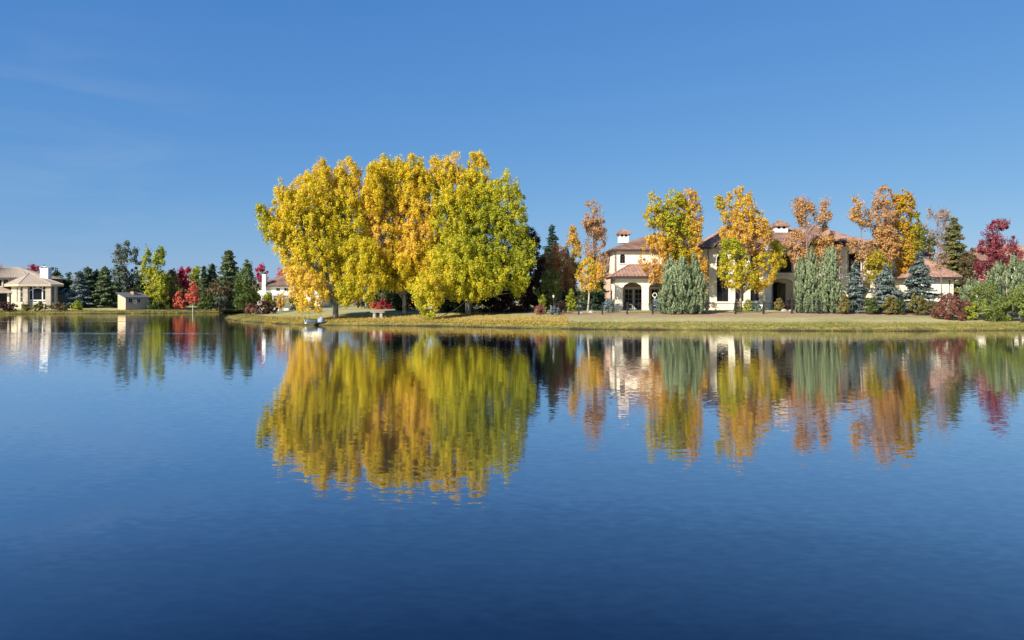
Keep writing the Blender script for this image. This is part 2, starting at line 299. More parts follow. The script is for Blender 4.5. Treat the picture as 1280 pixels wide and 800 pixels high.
def ground_mat():
    m, t, b, o = mat_base('lawn_and_bank'); N = t.nodes.new; K = t.links.new
    g = N('ShaderNodeTexCoord'); a = N('ShaderNodeAttribute'); a.attribute_name = 'inland'
    sx = N('ShaderNodeSeparateXYZ'); K(g.outputs['Object'], sx.inputs[0])
    def noise(sc, det=5, st=(1, 1, 1)):
        mpn = N('ShaderNodeMapping'); mpn.inputs['Scale'].default_value = st; K(g.outputs['Object'], mpn.inputs[0])
        n = N('ShaderNodeTexNoise'); n.inputs['Scale'].default_value = sc; n.inputs['Detail'].default_value = det; K(mpn.outputs[0], n.inputs['Vector']); return n
    def mixc(f, c1, c2):
        x = N('ShaderNodeMix'); x.data_type = 'RGBA'; K(f, x.inputs[0])
        for i, c in ((6, c1), (7, c2)):
            if isinstance(c, tuple): x.inputs[i].default_value = (*c, 1)
            else: K(c, x.inputs[i])
        return x.outputs[2]
    def mr(v, a0, a1):
        x = N('ShaderNodeMapRange'); x.inputs[1].default_value = a0; x.inputs[2].default_value = a1; K(v, x.inputs[0]); return x.outputs[0]
    n1 = noise(.28, 6, (.5, 1, 1)); n2 = noise(2.2, 6); n3 = noise(9, 4)
    lawn = ramp_node(t, [(0.20, 0.205, 0.07), (0.33, 0.30, 0.125), (0.45, 0.385, 0.20)], [.34, .5, .68]); K(n1.outputs[0], lawn.inputs[0])
    lawn2 = ramp_node(t, [(0.22, 0.22, 0.08), (0.44, 0.375, 0.19)], [.35, .66]); K(n2.outputs[0], lawn2.inputs[0])
    h = N('ShaderNodeMath'); h.operation = 'MULTIPLY'; h.inputs[1].default_value = 0.0; K(n1.outputs[0], h.inputs[0]); h.inputs[1].default_value = 0.9
    base = mixc(h.outputs[0], lawn.outputs[0], lawn2.outputs[0])
    bank = ramp_node(t, [(0.11, 0.12, 0.03), (0.21, 0.19, 0.045), (0.33, 0.24, 0.075)], [.36, .5, .66]); K(n2.outputs[0], bank.inputs[0])
    e = N('ShaderNodeMath'); e.operation = 'ADD'; K(a.outputs['Fac'], e.inputs[0])
    nn = N('ShaderNodeMath'); nn.operation = 'MULTIPLY'; nn.inputs[1].default_value = 3.0; K(n1.outputs[0], nn.inputs[0]); K(nn.outputs[0], e.inputs[1])
    col = mixc(mr(e.outputs[0], 3.2, 5.2), bank.outputs[0], base)
    mulch = ramp_node(t, [(0.20, 0.12, 0.08), (0.36, 0.23, 0.15), (0.50, 0.37, 0.25)], [.36, .52, .7]); K(n3.outputs[0], mulch.inputs[0])
    fx = mr(sx.outputs[0], 0.5, 5.0); f1 = mr(e.outputs[0], 8.6, 10.2); f2 = mr(e.outputs[0], 14.2, 13.0)
    mm = N('ShaderNodeMath'); mm.operation = 'MULTIPLY'; K(fx, mm.inputs[0]); K(f1, mm.inputs[1])
    m2 = N('ShaderNodeMath'); m2.operation = 'MULTIPLY'; K(mm.outputs[0], m2.inputs[0]); K(f2, m2.inputs[1])
    col = mixc(m2.outputs[0], col, mulch.outputs[0])
    mud = mr(a.outputs['Fac'], 0.5, -0.1); col = mixc(mud, col, (0.045, 0.035, 0.02))
    K(col, b.inputs['Base Color']); b.inputs['Roughness'].default_value = 0.95; b.inputs['Specular IOR Level'].default_value = 0.1
    bp = N('ShaderNodeBump'); bp.inputs['Strength'].default_value = 0.8; bp.inputs['Distance'].default_value = 0.06; K(n3.outputs[0], bp.inputs['Height']); K(bp.outputs[0], b.inputs['Normal'])
    return m
me.materials.append(ground_mat())
tag(link('ground', me), 'lawn and grassy bank sloping down to the pond', kind='structure')

# ------------------------------------------------------------------ water
def water_mat():
    m, t, b, o = mat_base('pond_water'); N = t.nodes.new; K = t.links.new
    b.inputs['Base Color'].default_value = (0.0003, 0.004, 0.020, 1); b.inputs['Roughness'].default_value = 0.0; b.inputs['IOR'].default_value = 1.62
    g = N('ShaderNodeTexCoord')
    def vn(sc, st, amp, det=2):
        mpn = N('ShaderNodeMapping'); mpn.inputs['Scale'].default_value = st; K(g.outputs['Object'], mpn.inputs[0])
        n = N('ShaderNodeTexNoise'); n.inputs['Scale'].default_value = sc; n.inputs['Detail'].default_value = det; K(mpn.outputs[0], n.inputs['Vector'])
        s = N('ShaderNodeVectorMath'); s.operation = 'SUBTRACT'; s.inputs[1].default_value = (.5, .5, .5); K(n.outputs['Color'], s.inputs[0])
        u = N('ShaderNodeVectorMath'); u.operation = 'MULTIPLY'; u.inputs[1].default_value = (amp * .22, amp, 0); K(s.outputs[0], u.inputs[0]); return u.outputs[0]
    def addv(a, c):
        u = N('ShaderNodeVectorMath'); u.operation = 'ADD'; K(a, u.inputs[0])
        if isinstance(c, tuple): u.inputs[1].default_value = c
        else: K(c, u.inputs[1])
        return u.outputs[0]
    small = vn(11.0, (.5, 1, 1), 0.085); mid = vn(1.9, (.35, 1, 1), 0.008); big = vn(.22, (.3, 1, 1), 0.003, 1)
    rip = addv(small, mid)
    # breeze patches: calm under the far bank, ruffled on the open water to the left
    mpn = N('ShaderNodeMapping'); mpn.inputs['Scale'].default_value = (.012, .05, 1); K(g.outputs['Object'], mpn.inputs[0])
    pn = N('ShaderNodeTexNoise'); pn.inputs['Scale'].default_value = 1; pn.inputs['Detail'].default_value = 4; K(mpn.outputs[0], pn.inputs['Vector'])
    sx = N('ShaderNodeSeparateXYZ'); K(g.outputs['Object'], sx.inputs[0])
    r = N('ShaderNodeMapRange'); r.inputs[1].default_value = -12; r.inputs[2].default_value = -38; r.inputs[3].default_value = 0; r.inputs[4].default_value = 1; K(sx.outputs[0], r.inputs[0])
    r2 = N('ShaderNodeMapRange'); r2.inputs[1].default_value = 66; r2.inputs[2].default_value = 50; r2.inputs[3].default_value = 0; r2.inputs[4].default_value = 1; K(sx.outputs[1], r2.inputs[0])
    lm = N('ShaderNodeMath'); lm.operation = 'MULTIPLY'; K(r.outputs[0], lm.inputs[0]); K(r2.outputs[0], lm.inputs[1])
    pr = N('ShaderNodeMapRange'); pr.inputs[1].default_value = .35; pr.inputs[2].default_value = .70; pr.inputs[3].default_value = .35; pr.inputs[4].default_value = 1.1; K(pn.outputs[0], pr.inputs[0])
    am = N('ShaderNodeMath'); am.operation = 'MULTIPLY_ADD'; am.inputs[1].default_value = 1.2; K(lm.outputs[0], am.inputs[0]); K(pr.outputs[0], am.inputs[2])
    # calmer within a few metres of the shores
    sc = N('ShaderNodeVectorMath'); sc.operation = 'SCALE'; K(rip, sc.inputs[0]); K(am.outputs[0], sc.inputs['Scale'])
    # two thin wind lines on the far left reach
    tot = addv(sc.outputs[0], big)
    for yc, hw, x0, x1 in ((92, 3.4, -44, -50), (57, 2.0, -18, -26)):
        s1 = N('ShaderNodeMath'); s1.operation = 'SUBTRACT'; s1.inputs[1].default_value = yc; K(sx.outputs[1], s1.inputs[0])
        wob = N('ShaderNodeMath'); wob.operation = 'MULTIPLY_ADD'; wob.inputs[1].default_value = 3.0; K(pn.outputs[0], wob.inputs[0]); K(s1.outputs[0], wob.inputs[2])
        ab = N('ShaderNodeMath'); ab.operation = 'ABSOLUTE'; w2 = N('ShaderNodeMath'); w2.operation = 'SUBTRACT'; w2.inputs[1].default_value = 1.5; K(wob.outputs[0], w2.inputs[0]); K(w2.outputs[0], ab.inputs[0])
        q = N('ShaderNodeMapRange'); q.inputs[1].default_value = hw; q.inputs[2].default_value = hw * .4; q.inputs[3].default_value = 0; q.inputs[4].default_value = 1; K(ab.outputs[0], q.inputs[0])
        q2 = N('ShaderNodeMapRange'); q2.inputs[1].default_value = x0; q2.inputs[2].default_value = x1; q2.inputs[3].default_value = 0; q2.inputs[4].default_value = 1; K(sx.outputs[0], q2.inputs[0])
        mm = N('ShaderNodeMath'); mm.operation = 'MULTIPLY'; K(q.outputs[0], mm.inputs[0]); K(q2.outputs[0], mm.inputs[1])
        e = vn(6.0, (.5, 1, 1), 0.28); se = N('ShaderNodeVectorMath'); se.operation = 'SCALE'; K(e, se.inputs[0]); K(mm.outputs[0], se.inputs['Scale'])
        tot = addv(tot, se.outputs[0])
    nv = addv(tot, (0, 0, 1)); nr = N('ShaderNodeVectorMath'); nr.operation = 'NORMALIZE'; K(nv, nr.inputs[0]); K(nr.outputs[0], b.inputs['Normal'])
    # clear water: mirror strength by viewing angle over a dark blue body
    b.inputs['Specular IOR Level'].default_value = 0.0; b.inputs['Roughness'].default_value = 1.0
    lw = N('ShaderNodeLayerWeight'); K(nr.outputs[0], lw.inputs['Normal']); rp = ramp_node(t, [(v, v, v) for v in (.02, .05, .145, .37, .50, .79, .90, 1)], [0, .4, .587, .704, .741, .864, .92, 1]); rp.color_ramp.interpolation = 'LINEAR'
    K(lw.outputs['Facing'], rp.inputs[0]); gl = N('ShaderNodeBsdfGlossy'); gl.inputs['Roughness'].default_value = 0.035; K(nr.outputs[0], gl.inputs['Normal']); gl.inputs['Color'].default_value = (1, 1, 1, 1)
    ms = N('ShaderNodeMixShader'); K(rp.outputs[0], ms.inputs[0]); K(b.outputs[0], ms.inputs[1]); K(gl.outputs[0], ms.inputs[2]); K(ms.outputs[0], o.inputs['Surface'])
    return m
me = mesh_from('pond_water', [(-5000, -400, 0), (5000, -400, 0), (5000, 400, 0), (-5000, 400, 0)], [(0, 1, 2, 3)], water_mat())
tag(link('pond_water', me), 'calm dark blue pond mirroring the trees', kind='structure')

# ------------------------------------------------------------------ foliage engine
def rowsat(prof, py):
    a = np.array(sorted(prof), float); return np.interp(py, a[:, 0], a[:, 1]), np.interp(py, a[:, 0], a[:, 2])
def noise3(p, f, s):
    return (np.sin(p[:, 0] * f + s) * np.cos(p[:, 1] * f * .9 + 1.7 * s) + np.sin(p[:, 2] * f * 1.1 + 2.3 * s + p[:, 0] * f * .5) + np.cos(p[:, 1] * f * 1.7 + p[:, 2] * f * .7 + s)) / 3
def unit(v): return v / np.maximum(np.linalg.norm(v, axis=1, keepdims=True), 1e-9)
def rhombi(pos, nrm, tan, ln, wd):
    nrm = unit(nrm); tan = unit(tan - nrm * np.sum(tan * nrm, 1, keepdims=True)); bi = np.cross(nrm, tan)
    l = (ln / 2)[:, None]; w = (wd / 2)[:, None]
    return np.stack([pos - tan * l, pos + bi * w - tan * l * .15, pos + tan * l, pos - bi * w - tan * l * .15], 1)
def area_of(prof, D):
    a = np.array(sorted(prof), float); h = np.diff(a[:, 0]); w = (a[:, 2] - a[:, 1]); return float(np.sum(h * (w[1:] + w[:-1]) / 2)) * (D / FPX) ** 2
def sample_rows(prof, n, power=1.0):
    a = np.array(sorted(prof), float); t = np.linspace(a[0, 0], a[-1, 0], 200)
    w = np.maximum(np.interp(t, a[:, 0], a[:, 2] - a[:, 1]), .5) ** power; c = np.cumsum(w); c /= c[-1]
    return np.interp(rng.random(n), c, t)
def crown_clumps(lobe, rc, dens, gap, seed):
    prof, D = lobe['prof'], lobe['D']; dr = lobe.get('depth', .75); A = area_of(prof, D); k = D / FPX
    n = max(6, int(dens * A / (rc * rc)))
    py = sample_rows(prof, n, 1.3); xl, xr = rowsat(prof, py); mid = X((xl + xr) / 2, D); hw = (xr - xl) / 2 * k
    th = rng.random(n) * 2 * math.pi; r = rng.random(n) ** .45
    inner = np.maximum(hw - rc * .55, hw * .35)
    c = np.stack([mid + r * np.cos(th) * inner, D + r * np.sin(th) * np.minimum(inner, lobe.get('maxhw', 99)) * dr, Z(py, D)], 1)
    out = np.stack([np.cos(th) * r, np.sin(th) * r, (py < np.median(py)) * .25], 1)
    keep = noise3(c, 1.9 / max(rc, .4) * (.36 if rc < .5 else .45), seed) + .5 * noise3(c, 4.1, seed + 3) > gap
    return c[keep], out[keep], lobe.get('tone', 0) + np.zeros(keep.sum())
def leaves(clumps, outs, tsh, n, rc, leaf, vs, seed, tone_n=.26, tone_c=.16, tone_l=.26, nf=.35, upn=.25, asp=.8, zgrad=0.0):
    m = len(clumps); who = rng.integers(0, m, n); sz = (.45 + .95 * rng.random(m) ** 1.5)[who]
    dv = unit(rng.normal(size=(n, 3))); rad = rc * sz * rng.random(n) ** .5
    off = dv * rad[:, None]; off[:, 2] *= vs; pos = clumps[who] + off
    nrm = dv * .8 + outs[who] * .6 + rng.normal(size=(n, 3)) * .7 + np.array([0, 0, upn]); tan = rng.normal(size=(n, 3)) + np.array([0, 0, -.5])
    ln = leaf * (.7 + .6 * rng.random(n)); V = rhombi(pos, nrm, tan, ln, ln * asp)
    ct = (rng.random(m) - .5) * 2 * tone_c
    zz = clumps[:, 2]; zn = (zz - zz.min()) / max(zz.max() - zz.min(), .1) - .5
    tone = .5 + tsh[who] + noise3(clumps, nf, seed)[who] * tone_n + ct[who] + (rng.random(n) - .5) * 2 * tone_l + zn[who] * zgrad
    return V, np.clip(tone, 0, 1)
def skeleton(mb, base, top, clumps, r0, n_tr=1, limbs=40, twig=0.0, rc=.6, lean=.4, twigs_per=0, spread=.35):
    base = np.array(base, float); top = np.array(top, float); h = top[2] - base[2]
    trunks = []
    for k in range(n_tr):
        a = rng.random() * 6.28; off = np.array([math.cos(a), math.sin(a), 0]) * (0 if n_tr == 1 else .10 * h * rng.random() + .03 * h)
        pts = []; rs = []
        b2 = base + off * .12
        for i in range(8):
            t = i / 7; p = b2 * (1 - t) + (top + off * 1.6) * t; p = p + np.array([math.sin(t * 5 + k), math.cos(t * 4 + k), 0]) * .012 * h * (t > 0)
            pts.append(p); rs.append(max(r0 * (1 - t) ** .8 * (1.0 if n_tr == 1 else .7), .02) * (1.35 if i == 0 else 1))
        pts[0][2] -= .25
        mb.tube(pts, rs, 8); trunks.append((np.array(pts), rs))
    if len(clumps) == 0: return
    sel = rng.permutation(len(clumps))[:limbs]
    for j in sel:
        c = clumps[j]; T, rs = trunks[rng.integers(0, n_tr)]
        horiz = math.hypot(c[0] - base[0], c[1] - base[1]); zt = c[2] - horiz * (.5 + .6 * rng.random()) - .2
        t = np.clip((zt - base[2]) / h, .14, .95) * 7; i = int(min(t, 6.99)); f = t - i
        s = T[i] * (1 - f) + T[min(i + 1, 7)] * f; r = max(min(rs[i] * .45, .10 * (r0 / .3)), .02)
        m1 = s * .65 + c * .35; m1[2] = s[2] * .5 + c[2] * .5 - .0; m2 = s * .3 + c * .7; m2[2] = s[2] * .22 + c[2] * .78
        mb.tube([s, m1, m2, c], [r, r * .7, r * .45, .012], 4, False)
        for _ in range(twigs_per):
            e = c + unit(rng.normal(size=(1, 3)) + np.array([0, 0, .9]))[0] * rc * (.8 + .8 * rng.random()); b = m2 * .5 * rng.random() + c * 1.0 - m2 * 0; b = m2 + (c - m2) * rng.random()
            mb.tube([b, e], [.014, .006], 3, False)
def tree(name, label, base, lobes, ramp, group=None, cat='tree', rc=.8, dens=1.7, gap=-.35, cover=6.0, leaf=None, vs=1.1, trunk_r=.18, bark='bark', n_tr=1,
         limbs=40, twigs=0, seed=1.0, top=None, parts=('trunk', 'crown'), extra=None, **kw):
    D = base[1]; bx_, by_ = X(base[0], D), D; bz = H(bx_, by_); root = empty(name, (bx_, by_, bz)); tag(root, label, cat, group); org = np.array([bx_, by_, bz])
    lf = leaf or D * .0021 * (1.12 if D > 130 else 1); cc = [crown_clumps(l, rc, dens, gap, seed) for l in lobes]
    cl = np.concatenate([c[0] for c in cc]); ou = np.concatenate([c[1] for c in cc]); ts = np.concatenate([c[2] for c in cc])
    A = sum(area_of(l['prof'], l['D']) for l in lobes); n = int(cover * A / (.40 * lf * lf))
    V_, tone = leaves(cl, ou, ts, n, rc, lf, vs, seed, **kw)
    floor = terrain(V_[:, 0, 0], V_[:, 0, 1]); ok = V_[:, :, 2].min(1) > np.maximum(floor, 0.0) + .02; V_, tone = V_[ok], tone[ok]
    link(parts[1], quads_mesh(parts[1], V_ - org, LM[ramp], tone), root)
    mb = MB();     topz = max(Z(l['prof'][0][0], l['D']) for l in lobes); l0 = lobes[0]; mid = X((l0['prof'][0][1] + l0['prof'][0][2]) / 2, l0['D'])
    cx = float(np.mean(cl[:, 0])); tx = cx * .5 + mid * .5
    skeleton(mb, org, (tx, l0['D'] + (2.0 if name == 'poplar_tree' and D < 100 else 0), bz + (topz - bz) * (.62 if name == 'poplar_tree' else .9)), cl, trunk_r, n_tr, limbs, 0, rc, twigs_per=twigs)
    mb.build(parts[0], M[bark], root, smooth=True)
    return root
def conifer(name, label, base, top, hw, ramp, group=None, cat='tree', cover=1.45, droop=.18, skirt=0.3, seed=1.0, power=.85, flat=.75):
    """base (px, D), top pixel row, half width in px at the foot"""
    D = base[1]; x0 = X(base[0], D); bz = H(x0, D); h = Z(top, D) - bz; R = hw * D / FPX; root = empty(name, (x0, D, bz)); tag(root, label, cat, group)
    lf = D * .0034; P_, N_, T_, K_, ln = [], [], [], [], []
    z = skirt; step = max(.30, h / 26)
    while z < h - .15:
        f = (1 - z / h); r = R * f ** power * (.9 + .2 * math.sin(z * 5 + seed)); nb = int(7 + 9 * f)
        if z < skirt + step * 2: r *= .85
        for b in range(nb):
            a = rng.random() * 6.283; L_ = max(r * (.78 + .34 * rng.random()), .15); tn = (rng.random() - .5) * .5
            k = int(max(5, L_ / lf * 5 * cover)); t = rng.random(k) ** .6; tn2 = tn
            side = rng.normal(size=k) * lf * .55 * (1.15 - t * .7) * 1.6
            px_ = np.cos(a) * t * L_ - np.sin(a) * side; py_ = np.sin(a) * t * L_ + np.cos(a) * side
            pz_ = z - droop * L_ * t + droop * .9 * L_ * np.maximum(t - .7, 0) + rng.normal(size=k) * .05 + (rng.random() - .5) * step * .5
            P_.append(np.stack([px_, py_, pz_], 1)); out = np.array([math.cos(a), math.sin(a), 0])
            N_.append(rng.normal(size=(k, 3)) * .35 + np.array([0, 0, flat]) + out * .35); T_.append(out * 1.2 + rng.normal(size=(k, 3)) * .5)
            K_.append(.5 + tn2 + (t - .6) * .5 + rng.normal(size=k) * .1)
        z += step * (.8 + .4 * rng.random()) * (.6 + .4 * f)
    k = 40; t = rng.random(k); P_.append(np.stack([rng.normal(size=k) * .07, rng.normal(size=k) * .07, h - .6 + t * .6], 1)); N_.append(rng.normal(size=(k, 3))); T_.append(np.tile([0, 0, 1.], (k, 1)) + rng.normal(size=(k, 3)) * .4); K_.append(np.full(k, .6))
    P_ = np.concatenate(P_); N_ = np.concatenate(N_); T_ = np.concatenate(T_); K_ = np.clip(np.concatenate(K_), 0, 1); n = len(P_)
    l_ = lf * (.8 + .6 * rng.random(n)); P_[:, 2] = np.maximum(P_[:, 2], .1)
    link('crown', quads_mesh('crown', rhombi(P_, N_, T_, l_, l_ * .42), LM[ramp], K_), root)
    mb = MB(); o = np.array([x0, D, bz]); mb.tube([o + (0, 0, -.2), o + (0, 0, h * .5), o + (0, 0, h * .96)], [max(.09, h * .018), max(.05, h * .010), .015], 7); mb.build('trunk', M['bark'], root, smooth=True)
    return root
def plume(name, label, base, profs, ramp, group=None, cat='tree', cover=7, seed=1.0, rc=.24, stems=3, depth=.8, tall=2.6):
    """upright sprays: columnar juniper or arborvitae; profs = [(D, profile), ...]"""
    D = base[1]; x0 = X(base[0], D); bz = H(x0, D); root = empty(name, (x0, D, bz)); tag(root, label, cat, group); lf = D * .0024; VV, TT = [], []
    for (Dp, prof) in profs:
        A = area_of(prof, Dp); n = int(cover * A / (.2 * lf * lf)); m = max(8, int(A / (rc * rc) * 1.3)); k = Dp / FPX
        py = sample_rows(prof, m, 1.2); xl, xr = rowsat(prof, py); th = rng.random(m) * 6.283; r = rng.random(m) ** .4; hw = (xr - xl) / 2 * k; inn = np.maximum(hw - rc * .5, hw * .3)
        c = np.stack([X((xl + xr) / 2, Dp) + r * np.cos(th) * inn, Dp + r * np.sin(th) * inn * depth, Z(py, Dp)], 1); out = np.stack([np.cos(th), np.sin(th), 0 * th], 1)
        w = rng.integers(0, m, n); t = rng.random(n); rad = rc * (1 - t) ** .7 * np.sqrt(rng.random(n)); dv = unit(rng.normal(size=(n, 3)) * np.array([1, 1, .25]))
        pos = c[w] + dv * rad[:, None] + np.stack([out[w][:, 0] * .12 * t, out[w][:, 1] * .12 * t, (t - .6) * rc * tall], 1)
        nr = dv * .9 + out[w] * .5 + rng.normal(size=(n, 3)) * .45; tn = np.array([0, 0, 1.]) + dv * .45 + rng.normal(size=(n, 3)) * .25
        l_ = lf * (.7 + .8 * rng.random(n)); VV.append(rhombi(pos, nr, tn, l_, l_ * .42))
        TT.append(.40 + .06 * math.sin(seed * 2.7) + (rng.random(m)[w] - .5) * .30 + (t - .5) * .35 + rng.normal(size=n) * .1 + noise3(c, .8, seed)[w] * .12)
    V_ = np.concatenate(VV); T_ = np.clip(np.concatenate(TT), 0, 1); fl = terrain(V_[:, 0, 0], V_[:, 0, 1]); ok = V_[:, :, 2].min(1) > fl + .02
    link('crown', quads_mesh('crown', V_[ok] - np.array([x0, D, bz]), LM[ramp], T_[ok]), root)
    mb = MB(); 
    for i in range(stems):
        a = (i - (stems - 1) / 2); w = (profs[0][1][-1][2] - profs[0][1][-1][1]) * .22 * D / FPX; o = np.array([x0 + a * w * (stems > 1), D - .1, bz])
        mb.tube([o + (0, 0, -.2), o + (a * .1, 0, 1.0), o + (a * .15, 0, (Z(profs[0][1][0][0], D) - bz) * .7)], [.09, .07, .02], 6)
    mb.build('trunk', M['palebark'], root, smooth=True)
    return root
def shrub(label, px0, px1, top, bot, D, ramp, group=None, name='shrub', cat='shrub', cover=6, rc=None, seed=1.0, flat=False, **kw):
    rc = rc or max(.18, min(.5, (px1 - px0) * D / FPX * .12)); w = (px1 - px0); h = bot - top; mid = (px0 + px1) / 2
    prof = [(top, mid - w * .14, mid + w * .14), (top + h * .18, mid - w * .36, mid + w * .34), (top + h * .45, px0 + w * .03, px1 - w * .02), (top + h * .75, px0, px1), (bot, px0 + w * .06, px1 - w * .05)]
    return tree(name, label, (mid, D), [dict(prof=prof, D=D, depth=kw.pop('depth', .8))], ramp, group=group, cat=cat, rc=rc, dens=1.1, gap=-.6, cover=cover, trunk_r=.05, n_tr=3, limbs=14,
                seed=seed, parts=('stem', 'foliage'), **kw)

# ------------------------------------------------------------------ the three poplars
tree('poplar_tree', 'golden yellow poplar leftmost of the three giants at the water, white forked trunk showing', (419, 81),
     [dict(D=81, depth=.7, tone=.14, prof=[(198, 399, 411), (208, 388, 416), (222, 370, 420), (245, 352, 422), (270, 340, 424), (300, 338, 428), (330, 350, 432), (350, 362, 440)]),
      dict(D=82, depth=.9, tone=.10, prof=[(198, 426, 440), (207, 418, 452), (230, 412, 458), (270, 408, 466), (320, 408, 468), (352, 412, 462), (372, 420, 452)]),
      dict(D=80, depth=.8, tone=-.14, prof=[(254, 317, 325), (262, 316, 338), (285, 320, 352), (300, 329, 352)]),
      dict(D=80, depth=.8, tone=.14, prof=[(226, 348, 356), (240, 340, 366), (260, 334, 372), (290, 330, 372)]),
      dict(D=79, depth=.6, tone=.26, prof=[(335, 352, 390), (352, 352, 412), (368, 356, 418), (380, 362, 414), (390, 376, 404)]),
      dict(D=79.5, depth=.6, tone=-.08, prof=[(350, 418, 440), (362, 412, 446), (374, 416, 444), (382, 424, 438)]),
      dict(D=83, depth=.4, tone=.06, prof=[(214, 390, 434), (230, 360, 456), (270, 340, 464), (310, 340, 466), (345, 360, 462), (362, 380, 450)]),
      dict(D=80, depth=.5, tone=.06, prof=[(300, 430, 470), (330, 425, 482), (355, 430, 486), (374, 436, 470)])],
     'poplar_gold', group='three poplars at the water', rc=.42, gap=-.52, cover=5.6, leaf=.155, vs=1.5, trunk_r=.32, bark='whitebark', n_tr=3, limbs=90, seed=2.1, zgrad=.12)
tree('poplar_tree', 'deep amber poplar in the middle of the three giants, tallest spires tinged orange', (505, 84.5),
     [dict(D=83, depth=.8, tone=.16, prof=[(195, 478, 490), (205, 468, 496), (225, 456, 500), (260, 450, 505), (300, 450, 508), (335, 455, 510), (356, 468, 512)]),
      dict(D=83, depth=.8, tone=.20, prof=[(193, 508, 520), (203, 498, 534), (225, 494, 546), (265, 492, 548), (310, 496, 545), (345, 505, 540), (360, 512, 535)]),
      dict(D=81, depth=.8, tone=-.05, prof=[(202, 462, 471), (215, 454, 478), (240, 450, 484), (265, 452, 482)]),
      dict(D=84, depth=.4, tone=.02, prof=[(205, 470, 532), (225, 450, 550), (270, 448, 552), (320, 450, 550), (345, 468, 540)]),
      dict(D=82.5, depth=.6, tone=.10, prof=[(320, 462, 545), (345, 462, 530), (362, 476, 520)]),
      dict(D=83, depth=.7, tone=.14, prof=[(197, 494, 504), (207, 490, 510), (230, 488, 512)])],
     'poplar_orange', group='three poplars at the water', rc=.42, gap=-.52, cover=5.6, leaf=.155, vs=1.5, trunk_r=.30, bark='whitebark', n_tr=3, limbs=80, seed=5.3, zgrad=.08)
tree('poplar_tree', 'yellow green poplar rightmost of the three giants, lowest boughs drooping onto the bank', (585, 83),
     [dict(D=83, depth=.8, tone=.14, prof=[(192, 560, 574), (202, 548, 580), (225, 540, 590), (265, 532, 600), (310, 526, 605), (345, 520, 600), (365, 530, 590)]),
      dict(D=83, depth=.8, tone=.05, prof=[(192, 584, 606), (202, 580, 612), (228, 576, 620), (270, 572, 640), (310, 575, 655), (345, 580, 655), (362, 590, 645)]),
      dict(D=82, depth=.9, tone=-.04, prof=[(216, 622, 640), (226, 614, 648), (240, 610, 658), (275, 614, 664), (300, 618, 664)]),
      dict(D=82, depth=.9, tone=.0, prof=[(293, 640, 662), (305, 635, 668), (325, 635, 668), (345, 632, 658), (366, 634, 650)]),
      dict(D=80, depth=.6, tone=-.05, prof=[(300, 550, 600), (330, 525, 630), (352, 520, 622), (368, 550, 612), (376, 565, 600)]),
      dict(D=77.5, depth=.7, tone=.06, prof=[(335, 525, 552), (355, 510, 556), (375, 512, 556), (392, 524, 550), (404, 532, 546)]),
      dict(D=79.5, depth=.5, tone=-.08, prof=[(335, 545, 645), (355, 552, 640), (370, 560, 620)]),
      dict(D=81, depth=.5, tone=-.02, prof=[(300, 640, 672), (325, 640, 672), (350, 640, 664), (372, 642, 654)]),
      dict(D=84, depth=.4, tone=.02, prof=[(206, 552, 604), (228, 540, 622), (270, 532, 650), (320, 528, 655), (350, 530, 645)]),
      dict(D=83, depth=.7, tone=.08, prof=[(198, 538, 550), (208, 532, 556), (235, 530, 560)])],
     'poplar_green', group='three poplars at the water', rc=.42, gap=-.48, cover=5.6, leaf=.155, vs=1.35, trunk_r=.32, bark='whitebark', n_tr=3, limbs=90, seed=8.7, zgrad=.20)

# dark understorey behind them
G = 'dark understorey behind the poplars'
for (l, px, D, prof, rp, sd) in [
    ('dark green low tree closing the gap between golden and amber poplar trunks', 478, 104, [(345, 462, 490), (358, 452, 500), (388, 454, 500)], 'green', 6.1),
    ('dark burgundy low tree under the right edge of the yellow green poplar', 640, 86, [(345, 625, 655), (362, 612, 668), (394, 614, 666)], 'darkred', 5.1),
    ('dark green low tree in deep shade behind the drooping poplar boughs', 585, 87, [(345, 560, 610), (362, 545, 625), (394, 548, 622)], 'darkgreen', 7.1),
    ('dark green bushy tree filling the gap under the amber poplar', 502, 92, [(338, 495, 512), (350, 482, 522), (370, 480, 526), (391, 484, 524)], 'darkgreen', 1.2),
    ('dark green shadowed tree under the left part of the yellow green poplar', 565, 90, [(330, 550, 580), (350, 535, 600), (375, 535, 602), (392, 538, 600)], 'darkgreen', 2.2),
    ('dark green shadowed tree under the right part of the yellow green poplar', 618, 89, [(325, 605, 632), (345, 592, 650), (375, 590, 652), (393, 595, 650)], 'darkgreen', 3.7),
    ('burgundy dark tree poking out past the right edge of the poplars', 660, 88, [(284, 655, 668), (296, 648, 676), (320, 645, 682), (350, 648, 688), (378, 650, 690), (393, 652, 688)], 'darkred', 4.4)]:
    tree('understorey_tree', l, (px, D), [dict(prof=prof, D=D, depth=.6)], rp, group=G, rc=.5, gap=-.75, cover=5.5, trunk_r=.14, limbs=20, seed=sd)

# ------------------------------------------------------------------ trees between poplars and mansion
conifer('spruce_tree', 'dark green spruce whose pointed top rises between the poplars and the pink maple', (690, 104), 281, 34, 'spruce', seed=1.1)
tree('maple_tree', 'red and orange topped maple low beside the burgundy tree', (692, 92),
     [dict(D=92, tone=.05, prof=[(306, 690, 704), (316, 676, 712), (335, 668, 718), (352, 664, 716), (362, 672, 705)]), dict(D=91, tone=-.15, prof=[(322, 672, 690), (330, 668, 698), (345, 668, 694)])],
     'sumac', rc=.38, gap=-.42, cover=4.93, limbs=50, twigs=3, seed=3.3)
tree('maple_tree', 'brownish pink maple with thinning leaves, beside the red topped one', (707, 94),
     [dict(D=94, tone=.1, prof=[(318, 700, 712), (330, 694, 722), (350, 694, 724), (365, 700, 720)])], 'maple_copper', rc=.38, gap=-.42, cover=4.35, limbs=40, twigs=3, seed=4.3)
